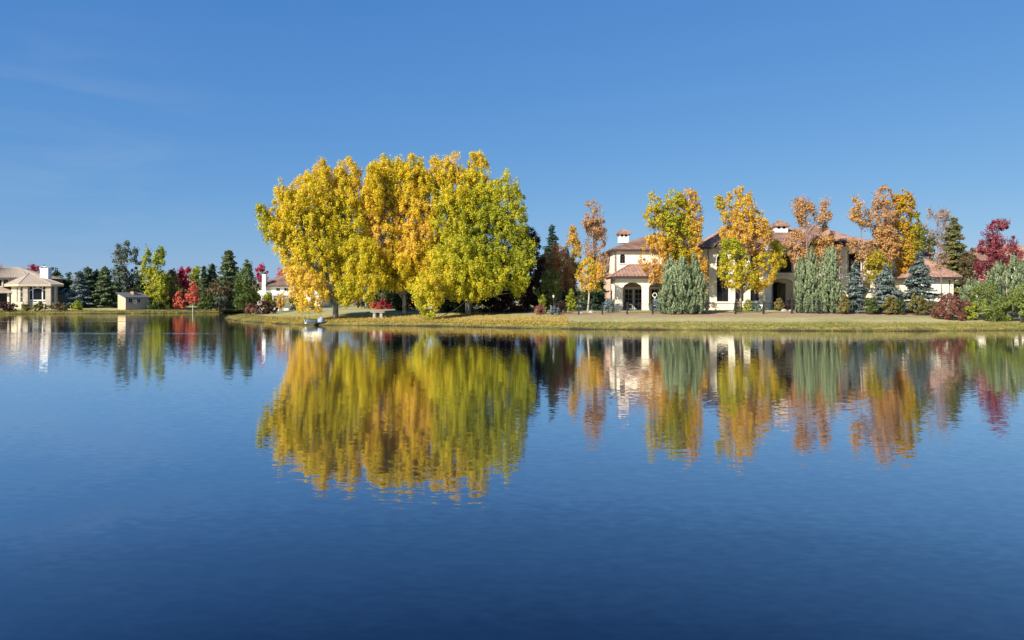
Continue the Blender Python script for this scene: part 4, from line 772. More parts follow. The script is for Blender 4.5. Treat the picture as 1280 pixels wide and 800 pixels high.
def cupola(parent, px0, px1, ytop, yeave, ybase, D, mat='white'):
    x0, x1 = X(px0, D), X(px1, D); w = x1 - x0; zb, ze, zt = Z(ybase, D) - .6, Z(yeave, D), Z(ytop, D)
    mb = MB(); ops = lambda a, b: [(a + (b - a) * .18, a + (b - a) * .42, zb + .75, ze - .12, .1), (a + (b - a) * .58, a + (b - a) * .82, zb + .75, ze - .12, .1)]
    mb.wall(x0, x1, zb, ze, D, D + .1, ops(x0, x1), ID); mb.box(x0, x0 + .1, D + .1, D + w, zb, ze); mb.box(x1 - .1, x1, D + .1, D + w, zb, ze); mb.box(x0 + .1, x1 - .1, D + w - .1, D + w, zb, ze)
    c = mb.build('cupola', M[mat], parent)
    p = MB(); p.box(x0 + .1, x1 - .1, D + .12, D + .16, zb + .3, ze - .05); p.build('pane', M['glass'], c)
    r = MB(); o_ = .28; q = [(x0 - o_, D - o_, ze), (x1 + o_, D - o_, ze), (x1 + o_, D + w + o_, ze), (x0 - o_, D + w + o_, ze)]; t = ((x0 + x1) / 2, D + w / 2, zt)
    for i in range(4): r.poly([q[i], q[(i + 1) % 4], t]); r.poly([q[i], (q[i][0], q[i][1], ze - .14), (q[(i + 1) % 4][0], q[(i + 1) % 4][1], ze - .14), q[(i + 1) % 4]]); r.tube([q[i], t], .06, 4)
    r.poly([(p_[0], p_[1], ze - .14) for p_ in q][::-1]); r.build('roof', M['tile'], c)
    return c

# ------------------------------------------------------------------ the mansion
D1, D2 = 84.0, 88.0
gz0 = H(X(880, 86), 86) - .1
man = empty('mansion', (X(900, 90), 92, gz0)); tag(man, 'large cream stucco mansion with terracotta tiled hip roofs, arched porch and cupolas', 'mansion')
# left two storey block
mb = MB(); xa, xb = X(767.5, D2), X(884, D2); zt = Z(312, D2)
wl = (X(775, D2), X(781.5, D2), Z(329, D2), Z(317.5, D2), .31)
mb.wall(xa, xb, gz0, zt, D2, D2 + .35, [wl], ID); mb.box(xa, xa + .35, D2 + .35, D2 + 9, gz0, zt); mb.box(xb - .35, xb, D2 + .35, D2 + 9, gz0, zt); mb.box(xa + .35, xb - .35, D2 + 8.65, D2 + 9, gz0, zt)
mb.build('wall', M['stucco'], man)
wo = window(man, ID, wl[0], wl[1], wl[2], wl[3], D2 + .15, 2, 3, .31, mat='fascia')
sb = MB(); sb.box(wl[0] - .15, wl[1] + .15, D2 - .08, D2 - .002, wl[2] - .14, wl[2] - .01); sb.build('sill', M['trim'], wo)
hip(man, xa, xb, D2, D2 + 9, zt, Z(296.5, D2 + 4.5), .45)
cupola(man, 774, 786, 285.5, 291.5, 297.5, D2 + 3)
# lower wing glimpsed behind the spruces on the left
mb = MB(); mb.box(X(757, D2 + 2), xa - .01, D2 + 2, D2 + 9, gz0, Z(343, D2 + 2)); mb.build('side_wall', M['pink'], man)  # the wing's pinkish shade is painted into its wall colour
sr = MB(); sheet(sr, [(X(755, D2), D2 + 1.5, Z(343, D2 + 2) + .05), (xa - .02, D2 + 1.5, Z(343, D2 + 2) + .05), (xa - .02, D2 + 9.3, Z(343, D2 + 2) + .7), (X(755, D2), D2 + 9.3, Z(343, D2 + 2) + .7)], .15); sr.build('side_roof', M['tile'], man)
# porch
mb = MB(); p0, p1 = X(769, D1), X(838, D1); pz = Z(346.5, D1); fl = gz0 + .28
ops = [(X(778.5, D1), X(803, D1), gz0 + .05, Z(353, D1), .75), (X(810.5, D1), X(833, D1), gz0 + .05, Z(353, D1), .75)]
mb.wall(p0, p1, gz0, pz, D1, D1 + .5, ops, ID); mb.box(p0, p0 + .4, D1 + 1.9, D2 - .002, gz0, pz); mb.box(p0, p0 + .4, D1 + .5, D1 + 1.9, Z(352, D1), pz)
mb.box(p1 - .4, p1, D1 + .5, D2 - .002, gz0, pz); po = mb.build('porch', M['stucco'], man)
for a in (769.5, 803.2): 
    c = MB(); x0, x1 = X(a, D1), X(a + 7.3, D1); c.box(x0, x1, D1 - .12, D1 - .003, gz0 + .05, Z(359.5, D1)); c.box(x0 - .05, x1 + .05, D1 - .17, D1 - .004, Z(359.5, D1) + .003, Z(358, D1)); c.box(x0 - .05, x1 + .05, D1 - .17, D1 - .004, gz0, gz0 + .3); c.build('pilaster', M['stucco'], po)
c = MB(); c.box(p0 + .41, p1 - .41, D1 + .51, D2 - .01, pz - .15, pz - .05); c.build('ceiling', M['stone'], po)
c = MB(); c.box(p0 + .1, p1 - .1, D1 - 1.3, D1 - .18, gz0 - .4, gz0 + .02); c.box(p0 + .2, p1 - .2, D1 + .51, D2 - .01, gz0 - .2, gz0 + .06); c.box(X(783, 82), X(818, 82), D1 - 2.2, D1 - 1.31, gz0 - .6, gz0 - .14); c.build('terrace', M['brick'], po)
# porch roof, leaning on the block behind
rx0, rx1 = X(763, D1) , X(842, D1); re = Z(345.5, D1); rt = Z(331, D2); Yf = D1 - .55
m2 = MB(); A_ = (rx0, Yf, re); B_ = (rx1, Yf, re); T1 = (X(786, D2), D2 - .01, rt); T2 = (rx1, D2 - .01, rt); Lb = (rx0, D2 - .01, re + .02)
m2.poly([A_, B_, T2, T1]); m2.poly([Lb, A_, T1]); m2.poly([A_, Lb, (rx0, D2 - .01, re - .03), (rx0, Yf, re - .03)]); m2.tube([A_, T1], .1, 5); m2.tube([T1, T2], .09, 4)
for i in range(int((rx1 - rx0) / .42)):
    x = rx0 + .42 * (i + .5); fx = min(1, (x - rx0) / (T1[0] - rx0)); m2.tube([(x, Yf, re + .01), (x, Yf + (D2 - Yf) * fx, re + (rt - re) * fx + .01)], .075, 4, False)
for i in range(8):
    y = Yf + (D2 - Yf) * (i + .5) / 8; k = 1 - (y - Yf) / (D2 - Yf); 
    s = (rx0, y, re + .01); e = (A_[0] + (T1[0] - A_[0]) * (1 - k), A_[1] + (T1[1] - A_[1]) * (1 - k), A_[2] + (T1[2] - A_[2]) * (1 - k)); m2.tube([s, e], .07, 4, False)
pr = m2.build('porch_roof', M['tile'], man)
f = MB(); f.box(rx0, rx1, Yf, Yf + .12, re - .27, re - .035); f.box(rx0, rx0 + .12, Yf + .12, D2 - .02, re - .27, re - .035); f.box(rx0 + .13, rx1, Yf + .13, D1 - .005, re - .14, re - .08); f.build('fascia', M['fascia'], pr)
# french doors on the porch back wall: pairs of leaves
for a, b in ((780, 791), (792.5, 803.5), (813, 823), (824.5, 835)):
    window(man, ID, X(a, D2), X(b, D2), gz0 + .1, Z(361, D2), D2 - .09, 2, 4, 0, bar=.06, fw=.12, mat='grey', name='french_door')
dk = MB(); dk.box(p0 + .41, p1 - .41, D2 - .03, D2 - .004, Z(359, D2), pz - .16); dk.build('lintel', M['stone'], man)
# central block with tall arched windows
Dc = 85.0; cx0, cx1 = X(884.2, Dc), X(964, Dc); cz = Z(309, Dc)
ops = [(X(896, Dc), X(911, Dc), Z(377, Dc), Z(316, Dc), .75), (X(919, Dc), X(930, Dc), Z(377, Dc), Z(316, Dc), .6), (X(938, Dc), X(949, Dc), Z(377, Dc), Z(316, Dc), .6)]
mb = MB(); mb.wall(cx0, cx1, gz0, cz, Dc, Dc + .4, ops, ID); mb.box(cx0, cx0 + .4, Dc + .4, Dc + 10, gz0, cz); mb.box(cx1 - .4, cx1, Dc + .4, Dc + 10, gz0, cz); mb.build('wall', M['stucco'], man)
mb = MB(); mb.box(X(885, Dc) , X(932, Dc), Dc - .22, Dc - .003, gz0 - .3, Z(379, Dc)); mb.box(X(885, Dc) - .05, X(932, Dc) + .05, Dc - .28, Dc - .004, Z(379, Dc) + .003, Z(377.6, Dc)); mb.build('plinth', M['stucco'], man)
for q in ops:
    window(man, ID, q[0], q[1], q[2], q[3], Dc + .18, 2, 6, q[4], mat='fascia')
hip(man, cx0, cx1, Dc, Dc + 10, cz, Z(284.5, Dc + 5), .7)
mb = MB(); mb.box(X(956, 84.2), X(963.5, 84.2), 84.2, 84.99, gz0, Z(287, 84.2)); mb.box(X(955.2, 84.2), X(964.3, 84.2), 84.1, 85.1, Z(287, 84.2) + .003, Z(285, 84.2)); mb.build('chimney', M['stucco'], man)
# curved eyebrow eave over the tallest window
mb = MB(); us = [X(890, Dc) + (X(908, Dc) - X(890, Dc)) * i / 10 for i in range(11)]; mb.tube([(u, Dc - .75, cz + .05 + .55 * math.sin(math.pi * i / 10)) for i, u in enumerate(us)], .16, 5); mb.build('eyebrow_eave', M['fascia'], man)
# entrance bay and loggia block
De = 86.5; ex0, ex1 = cx1 + .01, X(1098, De); ez = Z(306, De)
ops = [(X(964, De), X(992, De), gz0, Z(347, De), .6), (X(970, De), X(995, De), Z(341, De), Z(312, De), .5)]
ops1 = [(X(965, De), X(991, De), gz0 + .02, Z(348, De), .6), (X(1000, De), X(1020, De), Z(380, De), Z(350, De), .4), (X(1030, De), X(1050, De), Z(380, De), Z(350, De), .4), (X(1060, De), X(1090, De), Z(380, De), Z(350, De), .4)]
mb = MB(); mb.wall(ex0, ex1, gz0, Z(342, De), De, De + .4, ops1, ID); mb.build('lower_wall', M['stucco'], man)
ops2 = [(X(973, De), X(994, De), Z(341.9, De), Z(313, De), .5), (X(1003, De), X(1024, De), Z(341.9, De), Z(313, De), .0), (X(1030, De), X(1051, De), Z(341.9, De), Z(313, De), .0), (X(1059, De), X(1078, De), Z(341.9, De), Z(313, De), .0), (X(1084, De), X(1094, De), Z(338, De), Z(316, De), .3)]
mb = MB(); mb.wall(ex0, ex1, Z(342, De) + .003, ez, De + .02, De + .42, ops2, ID); mb.build('upper_wall', M['stucco'], man)
mb = MB(); mb.box(ex0, ex1, De + 3.2, De + 3.5, gz0, ez); mb.box(ex1 - .4, ex1, De + .43, De + 3.19, gz0, ez); mb.box(ex0, ex1 - .41, De + .43, De + 3.19, Z(343, De), Z(341, De)); mb.build('inner_wall', M['stucco'], man)
for a, b, y0, y1 in ((967, 975, 384, 353), (1003, 1020, 383, 354), (1033, 1050, 383, 354), (976, 990, 340, 318), (1006, 1020, 340, 318), (1034, 1048, 340, 318), (1062, 1076, 340, 318)):
    window(man, ID, X(a, De + 3), X(b, De + 3), Z(y0, De + 3), Z(y1, De + 3), De + 3.12, 2, 3, 0, mat='fascia')
dd = MB(); dd.box(X(976, De + 2), X(986, De + 2), De + 3.08, De + 3.18, gz0 + .05, Z(354, De + 2)); do = dd.build('door', M['door'], man)
dd = MB(); dd.tube([(X(985, De + 2), De + 3.03, gz0 + 1.0), (X(985, De + 2), De + 3.03, gz0 + 1.25)], .03, 6); dd.build('handle', M['black'], do)
bl = MB(); bl.box(X(968, De), X(996, De), De - .9, De - .002, Z(343.4, De), Z(341.6, De)); bo = bl.build('balcony', M['trim'], man)
bl = MB(); bl.box(X(968, De), X(996, De), De - .88, De - .84, Z(328.2, De) - .05, Z(328.2, De)); 
for i in range(20): x = X(968, De) + (X(996, De) - X(968, De)) * (i + .5) / 20; bl.box(x - .015, x + .015, De - .875, De - .845, Z(341.6, De) + .001, Z(328.2, De) - .051)
bl.build('railing', M['black'], bo)
hip(man, ex0 - 2, ex1, De, De + 11, ez, Z(286.5, De + 5.5), .6)
hip(man, X(1006, De) , X(1068, De), De - .4, De + 9, ez + .32, Z(281.5, De + 4.3), .5, name='cross_roof', fascia=False)
cupola(man, 969, 985, 274.5, 281.5, 287.5, De + 4)
cupola(man, 1107, 1119, 275, 281, 290, De + 6)
# right end block
Dr = 87.0; x0, x1 = ex1 + .01, X(1158, Dr); z = Z(318, Dr); mb = MB(); mb.wall(x0, x1, gz0, z, Dr, Dr + .4, [(X(1110, Dr), X(1117, Dr), Z(326, Dr), Z(314 + 5, Dr), 0)], ID); mb.box(x1 - .4, x1, Dr + .41, Dr + 9, gz0, z); mb.build('wall', M['stucco'], man)
window(man, ID, X(1110, Dr), X(1117, Dr), Z(326, Dr), Z(319, Dr), Dr + .2, 2, 2, 0)
hip(man, x0, x1, Dr, Dr + 9, z, Z(303, Dr + 4.5), .5)

# garden pavilion, a separate low building at the right end
pv = empty('garden_pavilion', (X(1178, 82), 83, gz0)); tag(pv, 'low cream garden pavilion with a pyramid of terracotta tiles, right of the blue spruces', 'pavilion')
Dp = 81.0; x0, x1 = X(1148, Dp), X(1192, Dp); z = Z(346.5, Dp); mb = MB(); mb.wall(x0, x1, gz0 - .4, z, Dp, Dp + .35, [(X(1186.3, Dp), X(1188.2, Dp), gz0 + .3, z - .3, 0)], ID); mb.box(x0, x0 + .35, Dp + .36, Dp + 5, gz0 - .4, z)
mb.build('wall', M['stucco'], pv); mb = MB(); mb.box(x1 - .33, x1 + .02, Dp + .36, Dp + 5, gz0 - .4, z); mb.build('side_wall', M['pink'], pv)  # side turned from the sun: its rosy shade is in the stucco colour
window(pv, ID, X(1186.3, Dp), X(1188.2, Dp), gz0 + .3, z - .3, Dp + .2, 1, 4, 0, fw=.03)
mb = MB(); mb.box(x0 - .05, x1 + .1, Dp - .1, Dp - .003, gz0 - .4, gz0 + .35); mb.build('plinth', M['trim'], pv)
hip(pv, x0, x1, Dp, Dp + 5.5, z, Z(322, Dp + 2.7), .6)

# neighbour house behind the purple maple
nb = empty('neighbour_house', (X(1260, 112), 115, H(X(1260, 112), 112))); tag(nb, 'tile roofed neighbour house mostly hidden behind the purple red maple', 'house')
Dn = 112; x0, x1 = X(1222, Dn), X(1330, Dn); z0_ = H(X(1260, 112), 112) - .3; z = Z(326, Dn)
mb = MB(); ops = [(X(1270, Dn), X(1279, Dn), Z(345, Dn), Z(331, Dn), 0), (X(1232, Dn), X(1240, Dn), Z(345, Dn), Z(331, Dn), 0)]; mb.wall(x0, x1, z0_, z, Dn, Dn + .3, ops, ID); mb.box(x0, x0 + .3, Dn + .31, Dn + 9, z0_, z); mb.build('wall', M['stucco'], nb)
for q in ops: window(nb, ID, q[0], q[1], q[2], q[3], Dn + .15, 2, 2, 0, mat='white')
hip(nb, x0, x1, Dn, Dn + 9, z, Z(306, Dn + 4.5), .7)

# ------------------------------------------------------------------ left house with the bay
lh = empty('lake_house', (X(40, 160), 160, H(X(40, 160), 160))); tag(lh, 'beige lake house with a tall arched bay window, brown shingle roof and white chimney', 'house')
Db = 156.0; A0 = 11.5; org = (X(30, Db), Db); zb = H(org[0], Db) - .3; zt = Z(355.5, Db + 1); fr = frame(org, A0); LU = along(org, A0, 64.5)
aU = lambda px: along(org, A0, px)
mb = MB(); opc = [(aU(36.3), aU(57.8), Z(378.5, Db), Z(357.6, Db), 0)]
mb.wall(0, LU, zb, zt, 0, .4, opc, fr); mb.build('wall', M['beige'], lh)
for a, b in ((29.8, 36), (58, 64.6)):
    c = MB(); u0, u1 = aU(a), aU(b); c.box(u0, u1, -.55, -.005, zb, zt - .05, fr); c.box(u0 - .06, u1 + .06, -.62, -.006, zb, Z(379, Db), fr); c.build('pillar', M['beige'], lh)
# the bay window: lattice, low arch and row of small lower lights
u0, u1, z0_, z1_ = opc[0][0], opc[0][1], opc[0][2], opc[0][3]; wn = window(lh, fr, u0, u1, z0_, z1_, .15, 1, 1, 0, fw=.09, mat='white')
g = MB(); zs = z0_ + (z1_ - z0_) * .17
for px in (40.8, 52.8): u = aU(px); g.box(u - .10, u + .10, .06, .14, z0_ + .02, z1_ - .02, fr)
for px in (46.8,): u = aU(px); g.box(u - .09, u + .09, .06, .14, z0_ + (z1_ - z0_) * .86, z1_ - .02, fr); g.box(u - .09, u + .09, .06, .14, z0_ + .02, zs - .1, fr)
g.box(u0, u1, .05, .15, zs - .22, zs + .06, fr); g.box(u0, u1, .05, .15, z0_ - .04, z0_ + .18, fr)
arc = [fr(u0 + (u1 - u0) * i / 12, .1, z0_ + (z1_ - z0_) * (.70 + .20 * math.sin(math.pi * i / 12))) for i in range(13)]; g.tube(arc, .10, 5); g.build('glazing_bars', M['white'], wn)
# angled sides
pR = fr(LU, 0, 0); oL = org; aL = A0 - 45; LL = along(org, aL, 14.0); pL = (org[0] + LL * math.cos(math.radians(aL)), org[1] + LL * math.sin(math.radians(aL))); frL = frame(pL, aL); LLn = abs(LL)
al = lambda px: along(pL, aL, px)
opl = [(al(20.8), al(22.6), Z(378, Db), Z(358, Db), 0), (al(24.8), al(29), Z(378, Db), Z(358, Db), 0)]
mb = MB(); mb.wall(0, LLn, zb, zt, 0, .4, opl, frL); mb.build('wall', M['beige'], lh)
for q in opl: w_ = window(lh, frL, q[0], q[1], q[2], q[3], .18, 1, 3, 0, fw=.08, mat='white')
frR = frame((pR[0], pR[1]), A0 + 45); LR = along((pR[0], pR[1]), A0 + 45, 72); ar = lambda px: along((pR[0], pR[1]), A0 + 45, px)
opr = [(ar(65.3), ar(67.8), Z(378, Db), Z(358, Db), 0), (ar(69.2), ar(71.2), Z(378, Db), Z(358, Db), 0)]
mb = MB(); mb.wall(0, LR, zb, zt, 0, .4, opr, frR); mb.build('wall', M['beige'], lh)
for q in opr: window(lh, frR, q[0], q[1], q[2], q[3], .18, 1, 3, 0, fw=.08, mat='white')
c = MB(); u = ar(68.4); c.box(u - .18, u + .18, -.3, -.005, zb, zt - .05, frR); c.build('pillar', M['beige'], lh)
# shaded lower wing to the right
q0 = frR(LR, 0, 0); mb = MB(); x0 = X(72, 164); mb.box(x0, X(82, 164), 164, 172, zb, Z(366, 164)); mb.build('side_wing', M['beige'], lh)
r = MB(); sheet(r, [(x0 - .6, 163.2, Z(366.5, 164)), (X(83, 164), 163.2, Z(366.5, 164)), (X(82, 168), 168, Z(360, 168)), (x0 - .6, 168, Z(360, 168))], .2); sheet(r, [(x0 - .6, 168.01, Z(360, 168)), (X(82, 168), 168.01, Z(360, 168)), (X(83, 170), 173, Z(366.5, 170)), (x0 - .6, 173, Z(366.5, 170))], .2); r.build('side_wing_roof', M['shingle'], lh)
# roofs
ov = 1.0
eL = frL(-.9, -ov, 0); e1 = frL(LLn + .35, -ov - .2, 0); e2 = fr(LU + .3, -ov, 0); e3 = frR(LR + .8, -ov, 0); ze = zt + .02
apex = tuple(P(37, 341, 163)); bk = (X(-10, 176), 176, Z(343, 176)); br = (X(70, 172), 172, ze + .2); bl_ = (X(2, 168), 168, ze)
mb = MB(); E = [(eL[0], eL[1], ze), (e1[0], e1[1], ze), (e2[0], e2[1], ze), (e3[0], e3[1], ze), br, bl_]
for i in range(5): mb.poly([E[i], E[i + 1], apex])
mb.poly([bl_, E[0], apex])
for i in range(4): mb.tube([E[i], apex], .10, 4)
ro = mb.build('roof', M['brownroof'], lh)
f = MB()
for i in range(3):
    a, b = E[i], E[i + 1]; f.poly([a, (a[0], a[1], ze - .42), (b[0], b[1], ze - .42), b])
f.poly([(p[0], p[1], ze - .42) for p in E][::-1]); f.build('soffit', M['peach'], ro)
hip(lh, X(-95, 172), X(34, 172), 172, 184, Z(347, 172), Z(334.5, 178), 1.0, mat='brownroof', name='main_roof')
mb = MB(); ops = [(X(-8, 172), X(2, 172), Z(358, 172), Z(349, 172), 0), (X(4, 172), X(10, 172), Z(358, 172), Z(349, 172), 0)]; mb.wall(X(-90, 172), X(32, 172), zb, Z(347.5, 172), 172, 172.4, ops, ID); mb.build('main_wall', M['beige'], lh)
for q in ops: window(lh, ID, q[0], q[1], q[2], q[3], 172.2, 2, 1, 0, mat='white')
mb = MB(); sheet(mb, [(X(-60, 160), 159, Z(363.6, 159)), (X(19, 159), 159, Z(363.6, 159)), (X(16, 168), 168, Z(358.2, 168)), (X(-60, 168), 168, Z(358.2, 168))], .45); mb.build('terrace_roof', M['brownroof'], lh)
mb = MB(); mb.box(X(-60, 167), X(16, 167), 167, 167.3, zb, Z(360, 167)); mb.build('terrace_wall', M['stone'], lh)
for px in (9, -12): c = MB(); c.box(X(px, 160), X(px, 160) + .45, 160, 160.45, zb, Z(364, 160) - .3); c.build('terrace_column', M['trim'], lh)
window(lh, ID, X(-4, 166.8), X(8, 166.8), zb + .4, Z(367, 166.8), 166.85, 3, 1, 0, mat='fascia')
c = MB(); D_ = 160.5; x0, x1 = X(50, D_), X(60, D_); c.box(x0, x1, D_, D_ + 1.3, Z(350, D_), Z(336, D_)); c.box(x0 - .1, x1 + .1, D_ - .1, D_ + 1.4, Z(336, D_) + .003, Z(335, D_)); ch = c.build('chimney', M['white'], lh)
c = MB(); t = (x0 + .7, D_ + .6, Z(332.3, D_)); q = [(x0, D_, Z(335, D_) + .3), (x0 + 1.3, D_, Z(335, D_) + .3), (x0 + 1.3, D_ + 1.3, Z(335, D_) + .3), (x0, D_ + 1.3, Z(335, D_) + .3)]
for i in range(4): c.poly([q[i], q[(i + 1) % 4], t])
for p_ in q: c.tube([(p_[0] * .94 + t[0] * .06, p_[1] * .94 + t[1] * .06, Z(335, D_)), (p_[0] * .94 + t[0] * .06, p_[1] * .94 + t[1] * .06, Z(335, D_) + .32)], .06, 4)
c.build('chimney_cap', M['white'], ch)

# ------------------------------------------------------------------ boathouse
Ds = 159.0; org = (X(157, Ds), Ds); fs = frame(org, 56); LF = along(org, 56, 185.2); zs0 = min(H(*org), H(*fs(LF, 0, 0)[:2])) - .15; WD = 3.3; ze = Z(371.6, Ds); zr = Z(366.2, Ds + 1.8)
sh = empty('boathouse', (org[0], org[1], zs0)); tag(sh, 'small brown boathouse with slate grey roof and white life ring on the far shore', 'boathouse')
mid = zs0 + (ze - zs0) * .55
mb = MB(); ops = [(LF * .13, LF * .30, mid + .12, ze - .22, 0), (LF * .50, LF * .66, mid + .12, ze - .22, 0)]
mb.wall(0, LF, mid, ze, 0, .15, ops, fs); mb.box(0, LF, -.08, -.002, zs0, mid, fs); mb.build('front_wall', M['stone'], sh)
for q in ops: window(sh, fs, q[0], q[1], q[2], q[3], .08, 2, 1, 0, mat='grey', fw=.06)
mb = MB()
for k in (0,): mb.poly([fs(-.002, 0, zs0), fs(-.002, WD, zs0), fs(-.002, WD, zr), fs(-.002, 0, ze)]); mb.poly([fs(.15, 0, zs0), fs(.15, WD, zs0), fs(.15, WD, zr), fs(.15, 0, ze)])
mb.box(LF - .15, LF + .002, .16, WD, zs0, ze, fs); mb.poly([fs(LF, .16, ze), fs(LF, WD, ze), fs(LF, WD, zr)]); mb.box(.16, LF - .16, WD - .15, WD, zs0, zr, fs); mb.build('side_wall', M['peach'], sh)
mb = MB(); mb.box(-.06, .10, -.10, -.081, zs0, ze, fs); mb.box(LF - .08, LF + .05, -.10, -.081, zs0, ze, fs); mb.box(LF * .745, LF * .775, -.10, -.081, zs0, ze, fs); mb.box(LF * .92, LF * .98, -.10, -.081, zs0, ze, fs); mb.build('corner_board', M['grey'], sh)
mb = MB(); sheet(mb, [fs(-.35, -.4, ze + .02), fs(LF + .3, -.4, ze + .02), fs(LF + .3, WD + .3, zr + .16), fs(-.35, WD + .3, zr + .16)], .14); rf = mb.build('roof', M['shingle'], sh)
mb = MB(); mb.box(LF * .50, LF * .66, WD * .45, WD * .85, (ze + zr) / 2 - .05, zr + .34, fs); mb.build('roof_vent', M['brick'], rf)
rg = MB(); cc_ = LF * .40; zc = mid + .35; pts = [fs(cc_ + .32 * math.cos(i * math.pi / 8), -.16, zc + .32 * math.sin(i * math.pi / 8)) for i in range(17)]; rg.tube(pts, .1, 6, False); o = rg.build('life_ring', M['white']); tag(o, 'white life ring hung on the boathouse front wall', 'life ring')

# ------------------------------------------------------------------ white house behind the golden poplar
D_ = 150.0; wh = empty('white_house', (X(360, D_), D_ + 4, H(X(360, D_), D_))); tag(wh, 'pale cream house with tile roof and white terrace half hidden by golden poplar boughs', 'house')
zb = H(X(360, D_), D_) - .3; x0, x1 = X(322, D_), X(402, D_); z = Z(357, D_)
ops = [(X(345, D_), X(350, D_), Z(365, D_), Z(359.5, D_), 0), (X(355, D_), X(361, D_), Z(365, D_), Z(359.5, D_), 0), (X(367, D_), X(374, D_), Z(365, D_), Z(359.5, D_), 0), (X(382, D_), X(390, D_), Z(365, D_), Z(359.5, D_), 0)]
mb = MB(); mb.wall(x0, x1, zb, z, D_, D_ + .3, ops, ID); mb.box(x0, x0 + .3, D_ + .31, D_ + 9, zb, z); mb.box(x1 - .3, x1, D_ + .31, D_ + 9, zb, z); mb.build('wall', M['stucco'], wh)
for q in ops: window(wh, ID, q[0], q[1], q[2], q[3], D_ + .15, 2, 1, 0, mat='white')
hip(wh, x0, x1, D_, D_ + 9, z, Z(343.5, D_ + 4.5), .8, mat='tile')
mb = MB(); mb.box(X(326, D_), X(376, D_), D_ - 3, D_ - .005, Z(369.3, D_ - 3), Z(367, D_ - 3)); tr = mb.build('terrace', M['trim'], wh)
for px in (328, 340, 352, 364, 374): c = MB(); c.box(X(px, D_ - 3), X(px, D_ - 3) + .3, D_ - 2.9, D_ - 2.6, zb, Z(369.3, D_ - 3) - .002); c.build('post', M['stone'], tr)
mb = MB(); mb.box(X(326, D_), X(376, D_), D_ - 2.95, D_ - 2.88, Z(364.4, D_), Z(363.9, D_))
for i in range(30): x = X(326, D_) + (X(376, D_) - X(326, D_)) * (i + .5) / 30; mb.box(x - .03, x + .03, D_ - 2.94, D_ - 2.89, Z(367, D_ - 3) + .002, Z(364.4, D_) - .002)
mb.build('railing', M['white'], tr)
c = MB(); c.box(X(327.5, D_ - 1), X(331.8, D_ - 1), D_ - 1, D_ - .01, zb, Z(343.8, D_)); c.box(X(327.2, D_ - 1), X(332.2, D_ - 1), D_ - 1.06, D_ + .1, Z(343.8, D_) + .003, Z(342.9, D_)); c.build('chimney', M['white'], wh)
for px in (358, 362): c = MB(); c.tube([(X(px, D_ + 4), D_ + 4, Z(346, D_ + 4)), (X(px, D_ + 4), D_ + 4, Z(342.5, D_ + 4))], .12, 6); c.build('roof_vent', M['white'], wh)

# ------------------------------------------------------------------ fence
posts = [694, 723.5, 753, 784, 816, 849, 884, 919.5, 954.5, 990, 1024, 1058.5, 1094, 1130, 1165]
fe = empty('garden_fence', (X(930, 73), 73, H(X(930, 73), 73))); tag(fe, 'low black metal fence with thick posts running along the mansion garden', 'fence')
fp = []
pm = None
for i, px in enumerate(posts):
    D = 77.2 - 5.7 * i / 14; x = X(px, D); z = H(x, D); fp.append((x, D, z))
    if pm is None:
        b = MB(); b.box(x - .075, x + .075, D - .075, D + .075, z - .2, z + 1.22); b.box(x - .11, x + .11, D - .11, D + .11, z + 1.223, z + 1.29); b.box(x - .12, x + .12, D - .12, D + .12, z - .2, z + .05)
        po_ = b.build('post', M['black'], fe); pm = (po_, (x, D, z))
    else:
        c_ = pm[0].copy(); C.objects.link(c_); c_.parent = fe; c_.location = Vector((x, D, z)) - Vector(pm[1])
for i in range(len(fp) - 1):
    a, b = Vector(fp[i]), Vector(fp[i + 1]); d = (b - a).normalized(); r = MB()
    for h in (1.08, .16): r.tube([a + d * .08 + Vector((0, 0, h)), b - d * .08 + Vector((0, 0, h))], .022, 4)
    r.build('rail', M['black'], fe); r = MB()
    k = int((b - a).length / .14)
    for j in range(1, k): q = a + (b - a) * j / k; r.tube([q + Vector((0, 0, .17)), q + Vector((0, 0, 1.07))], .006, 3, False)
    r.build('picket', M['black'], fe)['kind'] = 'stuff'

# ------------------------------------------------------------------ small things
# lamp post
D = 78.4; x = X(692, D); z = H(x, D); lp = empty('lamp_post', (x, D, z)); tag(lp, 'dark lamp post with a pale lantern by the first fence post', 'lamp post')
b = MB(); b.tube([(x, D, z - .2), (x, D, z + .25), (x, D, z + 1.75)], [.07, .045, .035], 8); b.tube([(x, D, z), (x, D, z + .1)], .1, 8); b.build('pole', M['black'], lp)
b = MB(); b.tube([(x, D, z + 1.78), (x, D, z + 1.86), (x, D, z + 2.1)], [.06, .10, .14], 6); b.build('lantern', M['trim'], lp)
b = MB(); b.tube([(x, D, z + 2.103), (x, D, z + 2.15), (x, D, z + 2.27)], [.19, .12, .02], 6); b.build('cap', M['black'], lp)
# white stake next to it
D = 77.6; x = X(690, D); z = H(x, D); b = MB(); b.tube([(x - .12, D - .3, z - .1), (x - .12, D - .3, z + .9)], [.035, .028], 6); b.box(x - .17, x - .07, D - .33, D - .27, z + .9, z + .98); tag(b.build('marker_stake', M['grey']), 'thin grey marker stake left of the first fence post', 'stake')
# stone table with benches
D = 80.4; x = X(472.5, D); z = H(x, D) ; pt = empty('picnic_table', (x, D, z)); tag(pt, 'pale stone garden table on the bank between the poplars', 'table')
b = MB(); b.box(x - .78, x + .78, D - .4, D + .4, z + .62, z + .72); b.build('tabletop', M['bench'], pt)
for s in (-1, 1):
    b = MB(); b.box(x + s * .38 - .14, x + s * .38 + .14, D - .28, D + .28, z - .1, z + .619); b.box(x + s * .38 - .2, x + s * .38 + .2, D - .32, D + .32, z - .1, z + .08); b.build('leg', M['bench'], pt)
